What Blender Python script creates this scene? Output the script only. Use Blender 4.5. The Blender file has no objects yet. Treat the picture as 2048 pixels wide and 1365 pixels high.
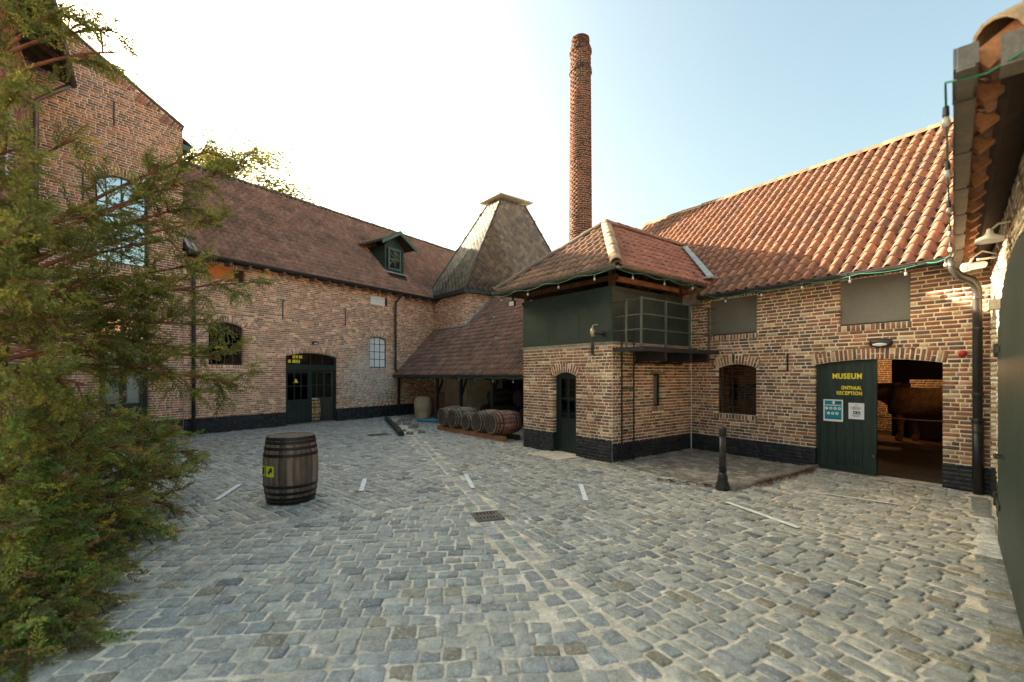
import bpy, math, random
import numpy as np
from mathutils import Vector, Matrix
from mathutils.geometry import tessellate_polygon
RD = random.Random(11); NR = np.random.default_rng(11)
PI = math.pi
scene = bpy.context.scene
COL = scene.collection

# ------------------------------------------------------------------ camera, sky, sun, exposure
cam_d = bpy.data.cameras.new('camera'); cam = bpy.data.objects.new('camera', cam_d); COL.objects.link(cam)
cam_d.sensor_width = 36; cam_d.lens = 36*930/2048; cam_d.shift_y = 67.5/2048
cam_d.clip_start = .05; cam_d.clip_end = 2000
CAMH = 1.73
cam_d.dof.use_dof = True; cam_d.dof.focus_distance = 9.5; cam_d.dof.aperture_fstop = 1.2
cam.location = (0, 0, CAMH); cam.rotation_euler = (PI/2, 0, 0); scene.camera = cam
SUN_EL = math.radians(19.0); SUN_AZ = (-.86, .51)                    # direction towards the sun, low on the left
to_sun = Vector((SUN_AZ[0]*math.cos(SUN_EL), SUN_AZ[1]*math.cos(SUN_EL), math.sin(SUN_EL))).normalized()
world = bpy.data.worlds.new('World'); scene.world = world; world.use_nodes = True
wn = world.node_tree.nodes; wl = world.node_tree.links
sky = wn.new('ShaderNodeTexSky'); sky.sky_type = 'NISHITA'; sky.sun_disc = False
sky.sun_elevation = SUN_EL; sky.sun_rotation = math.atan2(to_sun.x, to_sun.y)
sky.air_density = 1.0; sky.dust_density = 7.0; sky.ozone_density = 1.0; sky.altitude = 50
wt = wn.new('ShaderNodeMix'); wt.data_type = 'RGBA'; wt.blend_type = 'MULTIPLY'; wt.inputs['Factor'].default_value = 1
wt.inputs[7].default_value = (.95, .97, .79, 1)                          # the photograph's warm white balance, the same over the whole sky
wl.new(sky.outputs[0], wt.inputs[6]); wl.new(wt.outputs[2], wn['Background'].inputs[0]); wn['Background'].inputs[1].default_value = .088
sun_d = bpy.data.lights.new('sun', 'SUN'); sun_d.energy = 5.0; sun_d.angle = math.radians(.6); sun_d.color = (1, .82, .58)
sun = bpy.data.objects.new('sun', sun_d); COL.objects.link(sun)
sun.rotation_euler = to_sun.to_track_quat('Z', 'Y').to_euler(); sun.location = (-20, 10, 20)
scene.view_settings.view_transform = 'Standard'; scene.view_settings.look = 'None'
scene.view_settings.exposure = 2.65; scene.view_settings.gamma = 1.0

# ------------------------------------------------------------------ materials
MATS = {}
def mk(name, col, rough=.8, spec=.3, var=.25, scale=4., bump=.25, bscale=70., attr=False, metal=0., fine=.2, extra=None, stretch=None):
    m = bpy.data.materials.new(name); m.use_nodes = True; n = m.node_tree.nodes; l = m.node_tree.links
    b = n['Principled BSDF']; b.inputs['Roughness'].default_value = rough
    b.inputs['Specular IOR Level'].default_value = spec; b.inputs['Metallic'].default_value = metal
    geo = n.new('ShaderNodeNewGeometry'); pos = geo.outputs['Position']
    if stretch:
        mp = n.new('ShaderNodeMapping'); mp.inputs['Scale'].default_value = stretch
        l.new(pos, mp.inputs[0]); pos = mp.outputs[0]
    def noise(sc, det=4):
        t = n.new('ShaderNodeTexNoise'); t.inputs['Scale'].default_value = sc; t.inputs['Detail'].default_value = det
        t.inputs['Roughness'].default_value = .65; l.new(pos, t.inputs['Vector']); return t.outputs['Fac']
    def mrange(v, a, c, lo=.3, hi=.7):
        r = n.new('ShaderNodeMapRange'); r.inputs['From Min'].default_value = lo; r.inputs['From Max'].default_value = hi
        r.inputs['To Min'].default_value = a; r.inputs['To Max'].default_value = c; l.new(v, r.inputs['Value']); return r.outputs[0]
    def mathn(op, a, c):
        q = n.new('ShaderNodeMath'); q.operation = op
        for i, v in enumerate((a, c)):
            if isinstance(v, (int, float)): q.inputs[i].default_value = v
            else: l.new(v, q.inputs[i])
        return q.outputs[0]
    f = mathn('MULTIPLY', mrange(noise(scale), 1-var, 1+var), mrange(noise(scale*14, 3), 1-fine, 1+fine))
    vm = n.new('ShaderNodeVectorMath'); vm.operation = 'SCALE'
    if attr:
        a = n.new('ShaderNodeAttribute'); a.attribute_name = 'Col'; l.new(a.outputs['Color'], vm.inputs[0])
    else: vm.inputs[0].default_value = col
    l.new(f, vm.inputs['Scale']); out = vm.outputs[0]
    if extra: out = extra(n, l, out, noise, mrange, mathn, geo)
    l.new(out, b.inputs['Base Color'])
    if bump:
        bp = n.new('ShaderNodeBump'); bp.inputs['Strength'].default_value = bump; bp.inputs['Distance'].default_value = .016 if name == 'cobble' else .006
        l.new(noise(bscale, 5), bp.inputs['Height']); l.new(bp.outputs[0], b.inputs['Normal'])
    MATS[name] = m; return m

def mixcol(n, l, fac, a, col):
    x = n.new('ShaderNodeMix'); x.data_type = 'RGBA'; l.new(fac, x.inputs['Factor'])
    l.new(a, x.inputs[6]); x.inputs[7].default_value = (*col, 1); return x.outputs[2]
def patch(centre, rad, col, sc=5., lo=.45, hi=.6, amount=.85):           # a stain with a ragged outline round a place on a wall
    def fn(n, l, out, noise, mrange, mathn, geo):
        d = n.new('ShaderNodeVectorMath'); d.operation = 'DISTANCE'; l.new(geo.outputs['Position'], d.inputs[0]); d.inputs[1].default_value = centre
        g = mrange(d.outputs['Value'], 1, 0, rad*.35, rad)
        t = mrange(mathn('ADD', noise(sc, 6), mathn('MULTIPLY', g, .22)), 0, 1, lo+.18, hi+.18)
        return mixcol(n, l, mathn('MULTIPLY', mathn('MULTIPLY', t, g), amount), out, col)
    return fn
def blotch(col, sc=1.2, lo=.5, hi=.72, amount=.6):
    def fn(n, l, out, noise, mrange, mathn, geo):
        return mixcol(n, l, mathn('MULTIPLY', mrange(noise(sc, 7), 0, 1, lo, hi), amount), out, col)
    return fn
def chain(*fs):
    def fn(n, l, out, *a):
        for q in fs: out = q(n, l, out, *a)
        return out
    return fn
STAIN = chain(patch((-5.6, 18.6, 1.6), 2.6, (.66, .62, .55), 8), blotch((.45, .36, .27), 3.5, .6, .75, .35), blotch((.20, .14, .10), .8, .58, .76, .2), blotch((.62, .54, .43), 1.9, .58, .74, .35))
mk('brick', None, .9, .15, .22, 9, .5, 120, attr=True, fine=.3, extra=chain(blotch((.47, .38, .27), 26, .62, .74, .6), blotch((.11, .085, .07), .8, .56, .74, .4), blotch((.62, .54, .43), 1.9, .58, .74, .35)))
mk('brick_far', None, .9, .15, .2, 5, .3, 90, attr=True, extra=STAIN)
mk('mortar', (.82, .70, .52), .95, .1, .22, 5, .5, 90, extra=blotch((.22, .18, .14), .9, .57, .74, .4))
mk('mortar_far', (.88, .72, .52), .95, .1, .18, 3, .4, 90, extra=STAIN)
mk('plinth_paint', (.022, .023, .028), .55, .4, .4, 12, .5, 60, extra=blotch((.3, .25, .18), 15, .66, .72, .7))
mk('plinth_brick', None, .5, .4, .4, 12, .6, 60, attr=True, extra=blotch((.28, .23, .17), 13, .66, .74, .6))
mk('tile', None, .75, .3, .25, 3, .3, 90, attr=True, fine=.25, extra=blotch((.12, .10, .08), 1.1, .58, .78, .3))
mk('tile_old', None, .85, .2, .22, 3, .4, 90, attr=True, fine=.2, extra=chain(blotch((.05, .05, .042), .9, .5, .7, .55), blotch((.4, .38, .33), 9, .68, .74, .6)))
mk('slate', None, .7, .35, .3, 5, .4, 60, attr=True, extra=blotch((.3, .26, .15), 1.5, .55, .8, .35))
mk('slate_edge', (.07, .06, .052), .8)
mk('cowl', (.42, .38, .29), .8)
mk('deck', (.05, .035, .025), .9)
mk('cobble', None, .52, .5, .32, 11, 1.0, 28, attr=True, fine=.28, extra=chain(blotch((.60, .60, .56), 48, .55, .62, .6), blotch((.13, .135, .135), 19, .55, .68, .5), blotch((.40, .34, .25), 2.2, .55, .75, .4)))
mk('sand', (.70, .61, .475), .95, .1, .3, 2.5, .7, 130, fine=.25, extra=chain(blotch((.24, .205, .16), 1.3, .52, .68, .6), blotch((.5, .44, .34), 6, .6, .7, .5), blotch((.10, .11, .045), 2.6, .66, .72, .6)))
mk('setts', None, .7, .3, .3, 6, .5, 60, attr=True)
mk('kerb', (.24, .21, .17), .9, .2, .4, 5, .6, 40)
mk('green', (.016, .032, .027), .45, .4, .35, 2.5, .35, 30, fine=.25, stretch=(6, 6, .8), extra=blotch((.05, .06, .052), 5, .6, .8, .5))
mk('green_light', (.07, .13, .105), .5, .4, .2, 3, .1, 30, fine=.1)
mk('tank_green', (.024, .041, .033), .5, .4, .35, 1.8, .3, 25, fine=.2, extra=blotch((.055, .06, .05), 2.2, .55, .8, .5))
mk('dark_green', (.012, .02, .017), .4, .45, .2, 3, .08, 30, fine=.1)
mk('rail_green', (.075, .09, .075), .4, .5, .25, 6, .15, 40)
mk('black_metal', (.016, .016, .017), .45, .5, .3, 6, .2, 60)
mk('zinc', (.17, .15, .125), .42, .5, .3, 5, .12, 40, metal=.55)
mk('gutter_dark', (.045, .042, .04), .45, .5, .3, 6, .1, 40, metal=.3)
mk('lead', (.30, .33, .32), .6, .4, .3, 6, .4, 30, metal=.2)
mk('wood_dark', (.06, .032, .018), .8, .2, .35, 5, .4, 40, stretch=(1, 1, 1))
mk('wood_eave', (.34, .155, .075), .75, .25, .35, 4, .3, 40)
mk('rafter_end', (.20, .17, .14), .85, .2, .3, 6)
mk('barrel_wood', None, .6, .35, .35, 3, .5, 60, attr=True, fine=.3, stretch=(9, 9, 1.5))
mk('barrel_old', None, .85, .2, .45, 6, .4, 60, attr=True, fine=.3)
mk('hoop', (.012, .011, .012), .42, .5, .4, 9, .3, 50, metal=.4)
mk('hoop_rust', (.07, .05, .04), .7, .4, .5, 8, .4, 50, metal=.2)
mk('grate_iron', (.20, .16, .125), .7, .4, .4, 8, .3)
mk('white_paint', (.82, .81, .78), .7, .3, .1, 8, .2, 60, fine=.12, extra=blotch((.30, .30, .28), 26, .58, .66, .6))
mk('yellow', (.80, .66, .04), .5, .3, .08, 10, .0, fine=.05)
mk('yellow_green', (.62, .66, .03), .5, .3, .08, 10, .0, fine=.05)
mk('paper', (.72, .73, .78), .6, .2, .04, 10, 0, fine=.03)
mk('teal', (.01, .24, .30), .5, .2, .05, 10, 0, fine=.03)
mk('teal_dark', (.01, .12, .16), .5, .2, .05, 10, 0, fine=.03)
mk('ink', (.05, .05, .06), .6, .2, .05, 10, 0, fine=.03)
mk('white_plastic', (.75, .74, .7), .5, .4, .08, 8, 0)
mk('bulb_glass', (.42, .41, .38), .2, .6, .1, 8, 0)
mk('lamp_black', (.02, .02, .022), .4, .5, .15, 8, .1)
mk('red_plastic', (.5, .02, .02), .35, .5, .1, 8, 0)
mk('cable_green', (.02, .20, .12), .5, .4, .1, 8, 0)
mk('screen', (.17, .16, .138), .26, .6, .12, 1.5, .05, 200, fine=.05)
mk('orange_board', (.62, .17, .035), .7, .3, .12, 3, .1)
mk('curtain', (.7, .7, .7), .9, .1, .1, 3, 0)
mk('blind', (.82, .84, .82), .8, .2, .06, 2, 0)
mk('blind_warm', (.62, .46, .26), .8, .2, .1, 2, 0)
mk('interior', (.16, .10, .065), .9, .1, .25, 2, .2)
mk('interior_brick', None, .9, .1, .25, 6, .4, 80, attr=True)
mk('interior_floor', (.05, .04, .033), .8, .2)
mk('interior_dark', (.02, .016, .013), .9, .1)
mk('limewash', (.66, .60, .48), .9, .1, .15, 4, .5, 60)
mk('bark', (.10, .055, .035), .9, .1, .4, 12, .8, 40, stretch=(3, 3, 1))
mk('branch', (.17, .075, .045), .85, .1, .3, 12, .5, 40)
mk('canvas', (.48, .36, .23), .85, .1, .25, 4, .3)
mk('blue_plastic', (.03, .30, .42), .4, .4, .15, 8, .1)
mk('hide', (.20, .11, .055), .8, .2, .45, 7, .7, 60)
mk('mane', (.05, .03, .018), .9, .1, .4, 12, .6, 60)
mk('brass', (.42, .36, .25), .35, .5, .2, 8, .1, metal=.6)
mk('dead_leaf', None, .85, .1, .3, 10, .2, attr=True)
mk('chimney_brick', None, .9, .15, .25, 8, .5, 100, attr=True, extra=blotch((.05, .035, .03), 1.0, .5, .7, .4))
mk('mortar_grey', (.40, .33, .26), .95, .1, .25, 4, .4, 80)

def glass_mat(name, tint, refl):
    m = bpy.data.materials.new(name); m.use_nodes = True; n = m.node_tree.nodes; l = m.node_tree.links
    n.remove(n['Principled BSDF']); o = n['Material Output']
    t = n.new('ShaderNodeBsdfTransparent'); t.inputs[0].default_value = (*tint, 1)
    g = n.new('ShaderNodeBsdfGlossy'); g.inputs['Roughness'].default_value = .02; g.inputs[0].default_value = (.9, .95, .95, 1)
    fr = n.new('ShaderNodeFresnel'); fr.inputs[0].default_value = 1.5
    a = n.new('ShaderNodeMath'); a.operation = 'ADD'; a.use_clamp = True; l.new(fr.outputs[0], a.inputs[0]); a.inputs[1].default_value = refl
    x = n.new('ShaderNodeMixShader'); l.new(a.outputs[0], x.inputs[0]); l.new(t.outputs[0], x.inputs[1]); l.new(g.outputs[0], x.inputs[2])
    l.new(x.outputs[0], o.inputs[0]); MATS[name] = m
glass_mat('glass', (.85, .88, .86), .02); glass_mat('glass_mirror', (.25, .27, .27), .45); glass_mat('glass_blind', (.9, .92, .92), .22); glass_mat('glass_dark', (.5, .5, .48), .03)
def leaf_mat(name, tr):
    m = mk(name, None, .7, .2, .3, 9, 0, attr=True, fine=.2); n = m.node_tree.nodes; l = m.node_tree.links
    b = n['Principled BSDF']; t = n.new('ShaderNodeBsdfTranslucent'); x = n.new('ShaderNodeMixShader'); x.inputs[0].default_value = tr
    src = b.inputs['Base Color'].links[0].from_socket; l.new(src, t.inputs[0])
    l.new(b.outputs[0], x.inputs[1]); l.new(t.outputs[0], x.inputs[2]); l.new(x.outputs[0], n['Material Output'].inputs[0])
leaf_mat('needles', .5); leaf_mat('leaves', .55)
def emis(name, col, s):
    m = bpy.data.materials.new(name); m.use_nodes = True; b = m.node_tree.nodes['Principled BSDF']
    b.inputs['Emission Color'].default_value = (*col, 1); b.inputs['Emission Strength'].default_value = s; MATS[name] = m
emis('bulb_lit', (1, .5, .15), 12)

# ------------------------------------------------------------------ helpers
def frame(ox, oy, dx, dy, oz=0.):
    d = math.hypot(dx, dy); c, s = dx/d, dy/d
    return np.array([[c, -s, 0, ox], [s, c, 0, oy], [0, 0, 1, oz], [0, 0, 0, 1.]])
I4 = np.eye(4)
def setm(o, M): o.matrix_basis = Matrix([list(map(float, r)) for r in M])
FRAMES = {}
def thing(name, label, cat, M=None, group=None):
    o = bpy.data.objects.new(name, None); COL.objects.link(o); o.empty_display_size = .2
    M = I4 if M is None else M
    setm(o, M); o['label'] = label; o['category'] = cat; FRAMES[o] = np.array(M, float)
    if group: o['group'] = group
    return o
def tag(o, label, cat, group=None):
    o['label'] = label; o['category'] = cat
    if group: o['group'] = group
    return o
def link(name, me, mat, parent=None, M=None, kind=None, label=None):
    o = bpy.data.objects.new(name, me); COL.objects.link(o)
    if mat and not me.materials: me.materials.append(MATS[mat])
    M = I4 if M is None else M
    if parent: o.parent = parent
    setm(o, M); FRAMES[o] = (FRAMES[parent] if parent else I4) @ np.array(M, float)
    if kind: o['kind'] = kind
    if label: o['label'] = label
    return o
def arrays_mesh(name, V, loops, totals, C=None, smooth=False):
    me = bpy.data.meshes.new(name); me.vertices.add(len(V)); me.vertices.foreach_set('co', np.asarray(V, np.float32).ravel())
    totals = np.asarray(totals, np.int32); starts = np.concatenate([[0], np.cumsum(totals)[:-1]]).astype(np.int32)
    me.loops.add(len(loops)); me.loops.foreach_set('vertex_index', np.asarray(loops, np.int32))
    me.polygons.add(len(totals)); me.polygons.foreach_set('loop_start', starts); me.polygons.foreach_set('loop_total', totals)
    if smooth: me.polygons.foreach_set('use_smooth', np.ones(len(totals), bool))
    me.update(calc_edges=True)
    if C is not None:
        a = me.color_attributes.new('Col', 'FLOAT_COLOR', 'POINT'); cc = np.ones((len(V), 4), np.float32); cc[:, :3] = C; a.data.foreach_set('color', cc.ravel())
    me.validate(); return me
class MB:
    def __init__(s): s.v = []; s.f = []; s.c = []
    def add(s, vs, fs, col=None):
        k = len(s.v); s.v += [tuple(map(float, p)) for p in vs]; s.f += [tuple(i+k for i in f) for f in fs]
        s.c += [col or (1, 1, 1)]*len(vs); return s
    def box(s, x0, x1, y0, y1, z0, z1, col=None):
        vs = [(x, y, z) for z in (z0, z1) for y in (y0, y1) for x in (x0, x1)]
        return s.add(vs, [(0, 2, 3, 1), (4, 5, 7, 6), (0, 1, 5, 4), (2, 6, 7, 3), (0, 4, 6, 2), (1, 3, 7, 5)], col)
    def bar(s, p, q, w, h, up=(0, 0, 1), col=None):                       # a square bar from p to q
        p, q = Vector(p), Vector(q); d = (q-p).normalized(); a = d.cross(Vector(up))
        if a.length < 1e-4: a = d.cross(Vector((1, 0, 0)))
        a.normalize(); b = a.cross(d); a *= w/2; b *= h/2
        vs = [p-a-b, p+a-b, p+a+b, p-a+b, q-a-b, q+a-b, q+a+b, q-a+b]
        return s.add(vs, [(0, 1, 2, 3), (7, 6, 5, 4), (0, 4, 5, 1), (1, 5, 6, 2), (2, 6, 7, 3), (3, 7, 4, 0)], col)
    def tube(s, pts, r, n=8, col=None):
        pts = [Vector(p) for p in pts]; rs = r if isinstance(r, (list, tuple)) else [r]*len(pts); vs = []; fs = []; a = None
        for i, p in enumerate(pts):
            d = (pts[min(i+1, len(pts)-1)]-pts[max(i-1, 0)]).normalized()
            a = d.orthogonal() if a is None else a-d*a.dot(d)
            if a.length < 1e-4: a = d.orthogonal()
            a.normalize(); b = d.cross(a)
            vs += [p+(a*math.cos(t)+b*math.sin(t))*rs[i] for t in (2*PI*k/n for k in range(n))]
        for i in range(len(pts)-1):
            for k in range(n):
                k2 = (k+1) % n; fs.append((i*n+k, i*n+k2, (i+1)*n+k2, (i+1)*n+k))
        fs += [tuple(range(n)), tuple(reversed(range((len(pts)-1)*n, len(pts)*n)))]
        return s.add(vs, fs, col)
    def lathe(s, prof, n=20, o=(0, 0, 0), ax=None, col=None):
        o = Vector(o); ax = Vector(ax or (0, 0, 1)).normalized(); a = ax.orthogonal().normalized(); b = ax.cross(a); vs = []; fs = []
        for r, z in prof: vs += [o+ax*z+(a*math.cos(t)+b*math.sin(t))*r for t in (2*PI*k/n for k in range(n))]
        for i in range(len(prof)-1):
            for k in range(n):
                k2 = (k+1) % n; fs.append((i*n+k, i*n+k2, (i+1)*n+k2, (i+1)*n+k))
        fs += [tuple(reversed(range(n))), tuple(range((len(prof)-1)*n, len(prof)*n))]
        return s.add(vs, fs, col)
    def prism(s, poly, y0, y1, col=None):                                 # polygon in x,z pushed along y
        n = len(poly); vs = [(x, y0, z) for x, z in poly]+[(x, y1, z) for x, z in poly]
        return s.add(vs, [tuple(range(n)), tuple(reversed(range(n, 2*n)))]+[(i, n+i, n+(i+1) % n, (i+1) % n) for i in range(n)], col)
    def slab(s, poly3, off, col=None):                                    # 3d polygon pushed by a vector
        n = len(poly3); off = Vector(off); vs = [Vector(p) for p in poly3]+[Vector(p)+off for p in poly3]
        return s.add(vs, [tuple(range(n)), tuple(reversed(range(n, 2*n)))]+[(i, n+i, n+(i+1) % n, (i+1) % n) for i in range(n)], col)
    def build(s, name, mat, parent=None, M=None, smooth=False, kind=None, label=None, attr=False):
        me = bpy.data.meshes.new(name); me.from_pydata(s.v, [], s.f)
        if smooth: me.polygons.foreach_set('use_smooth', np.ones(len(me.polygons), bool))
        if attr:
            a = me.color_attributes.new('Col', 'FLOAT_COLOR', 'POINT'); cc = np.ones((len(s.v), 4), np.float32); cc[:, :3] = s.c; a.data.foreach_set('color', cc.ravel())
        me.update(); bm_fix(me); return link(name, me, mat, parent, M, kind, label)
def bm_fix(me):
    import bmesh
    b = bmesh.new(); b.from_mesh(me); bmesh.ops.recalc_face_normals(b, faces=b.faces); b.to_mesh(me); b.free()
def project(P):
    Y = np.maximum(P[:, 1], .05); return 1024+930*P[:, 0]/Y, 750-930*(P[:, 2]-CAMH)/Y

def emit(parent, tmpl, T, Ms, C, name, mat, n_ind=300, nvar=12, smooth=False, plural=None):
    """many alike pieces under one parent: the n_ind that show largest as objects, the rest as one joined part"""
    if not len(T): return
    T = np.asarray(T); Ms = np.asarray(Ms, float); C = np.asarray(C, float); FR = FRAMES[parent]
    P = (FR @ Ms[:, :, 3].T).T[:, :3]; px, py = project(P)
    ins = (P[:, 1] > .3) & (px > -20) & (px < 2068) & (py > -20) & (py < 1385)
    size = np.sqrt(np.abs(np.linalg.norm(Ms[:, :3, 0], axis=1)*np.linalg.norm(Ms[:, :3, 2], axis=1)))
    score = np.where(ins, size/np.maximum(P[:, 1], .3), 0)
    order = np.argsort(-score); ind = [i for i in order[:n_ind] if score[i] > 0]
    pal = C[NR.choice(len(C), min(nvar, len(C)), replace=False)]
    cache = {}
    for i in ind:
        k = int(np.argmin(((pal-C[i])**2).sum(1))); key = (int(T[i]), k)
        if key not in cache:
            V, Fc = tmpl[T[i]]; me = arrays_mesh(name, V, [j for f in Fc for j in f], [len(f) for f in Fc], np.tile(pal[k], (len(V), 1)), smooth)
            me.materials.append(MATS[mat]); cache[key] = me
        o = bpy.data.objects.new(name, cache[key]); COL.objects.link(o); o.parent = parent; setm(o, Ms[i]); FRAMES[o] = FR @ Ms[i]
    rest = np.setdiff1d(np.arange(len(T)), np.array(ind, int))
    if not len(rest): return
    VV = []; LL = []; TT = []; CC = []; k = 0
    for t in np.unique(T[rest]):
        idx = rest[T[rest] == t]; V, Fc = tmpl[t]; V = np.asarray(V, float); nv = len(V)
        W = np.einsum('nij,vj->nvi', Ms[idx][:, :3, :3], V)+Ms[idx][:, None, :3, 3]
        VV.append(W.reshape(-1, 3)); CC.append(np.repeat(C[idx], nv, axis=0))
        lp = np.array([j for f in Fc for j in f]); LL.append((lp[None]+(np.arange(len(idx))*nv)[:, None]+k).ravel())
        TT.append(np.tile([len(f) for f in Fc], len(idx))); k += nv*len(idx)
    me = arrays_mesh(plural or name+'s', np.concatenate(VV), np.concatenate(LL), np.concatenate(TT), np.concatenate(CC), smooth)
    link(plural or name+'s', me, mat, parent, kind='stuff')

# ------------------------------------------------------------------ bricks and walls
def brick_tmpl(bx, bz, bevel=True):
    out = []
    for k in range(6):
        j = lambda a: RD.uniform(-a, a)
        o4 = [(-.5, -.5), (.5, -.5), (.5, .5), (-.5, .5)]
        o4 = [(x+j(.4*bx), z+j(.5*bz)) for x, z in o4]
        if not bevel:
            V = [(x, 0, z) for x, z in o4]+[(x, 1, z) for x, z in o4]
            F = [(0, 1, 2, 3), (0, 4, 5, 1), (1, 5, 6, 2), (2, 6, 7, 3), (3, 7, 4, 0)]
        else:
            V = [(x*(1-2*bx), j(.012), z*(1-2*bz)) for x, z in o4]+[(x, .035, z) for x, z in o4]+[(x, 1, z) for x, z in o4]
            F = [(0, 1, 2, 3)]+[(i, 4+i, 4+(i+1) % 4, (i+1) % 4) for i in range(4)]+[(4+i, 8+i, 8+(i+1) % 4, 4+(i+1) % 4) for i in range(4)]
        out.append((V, F))
    return out
BR_NEAR = brick_tmpl(.03, .1)+brick_tmpl(.055, .1); BR_FAR = brick_tmpl(.03, .1, False)+brick_tmpl(.05, .1, False)
PAL_M = [(0.293, 0.137, 0.088), (0.234, 0.119, 0.086), (0.351, 0.176, 0.111), (0.184, 0.103, 0.082), (0.263, 0.153, 0.103), (0.409, 0.220, 0.139), (0.307, 0.166, 0.103), (0.133, 0.095, 0.082), (0.321, 0.145, 0.088), (0.550, 0.406, 0.255)]
PAL_L = [(0.595, 0.289, 0.186), (0.459, 0.242, 0.171), (0.693, 0.355, 0.222), (0.341, 0.198, 0.153), (0.556, 0.289, 0.204), (0.750, 0.438, 0.282), (0.420, 0.214, 0.153), (0.868, 0.585, 0.375)]
PAL_G = [(0.465, 0.206, 0.136), (0.361, 0.179, 0.136), (0.550, 0.269, 0.172), (0.275, 0.154, 0.121), (0.499, 0.233, 0.154), (0.223, 0.136, 0.118)]
PAL_K = [(.021, .022, .027), (.03, .03, .034), (.016, .016, .02), (.04, .037, .036)]
def arch_iv(h, z, t=0.):
    """opening h=(u0,u1,z0,zs,za): interval at height z, t = ring of arch bricks included"""
    u0, u1, z0, zs, za = h; hw = (u1-u0)/2; uc = (u0+u1)/2
    if z < z0 or z > za+t: return None
    rise = za-zs
    if rise < 1e-3: return (u0, u1) if z < zs else ((u0-.02, u1+.02) if z < zs+t else None)
    Rr = (hw*hw+rise*rise)/(2*rise); zc = za-Rr
    if z <= zs and not t: return (u0, u1)
    if z <= zs-.01: return (u0, u1)
    q = (Rr+t)**2-(z-zc)**2
    if q <= 0: return None
    w = min(math.sqrt(q), hw+(.06 if t else 0)); return (uc-w, uc+w)
def arch_poly(h, n=8, e=0.):
    u0, u1, z0, zs, za = h; u0 -= e; u1 += e; z0 -= e; za += e; zs += e; hw = (u1-u0)/2; uc = (u0+u1)/2; rise = za-zs
    if rise < 1e-3: return [(u0, z0), (u1, z0), (u1, zs), (u0, zs)]
    Rr = (hw*hw+rise*rise)/(2*rise); zc = za-Rr; a = math.asin(min(1, hw/Rr))
    return [(u0, z0), (u1, z0)]+[(uc+Rr*math.sin(a-2*a*k/n), zc+Rr*math.cos(a-2*a*k/n)) for k in range(n+1)]
def voussoirs(h, t, out, pal, w=.066, jt=.018):
    u0, u1, z0, zs, za = h; hw = (u1-u0)/2; uc = (u0+u1)/2; rise = za-zs
    if rise < 1e-3:
        n = max(2, int((u1-u0+.04)/w)); pw = (u1-u0+.04)/n
        for k in range(n): out.append((u0-.02+pw*(k+.5), zs+t/2+.003, t*.95, pw-.018, PI/2, RD.choice(pal)))
        return
    Rr = (hw*hw+rise*rise)/(2*rise); zc = za-Rr; a = math.asin(min(1, hw/Rr))+.05/Rr; n = max(3, int(2*a*(Rr+t*.3)/w)); da = 2*a/n
    for k in range(n):
        an = -a+da*(k+.5); r = Rr+t/2+.004
        if RD.random() < .4:
            for q in (-1, 1): out.append((uc+(r+q*t*.26)*math.sin(an), zc+(r+q*t*.26)*math.cos(an), t*.45, da*Rr-jt, PI/2-an, RD.choice(pal)))
        else: out.append((uc+r*math.sin(an), zc+r*math.cos(an), t*.95, da*Rr-jt, PI/2-an, RD.choice(pal)))
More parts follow.
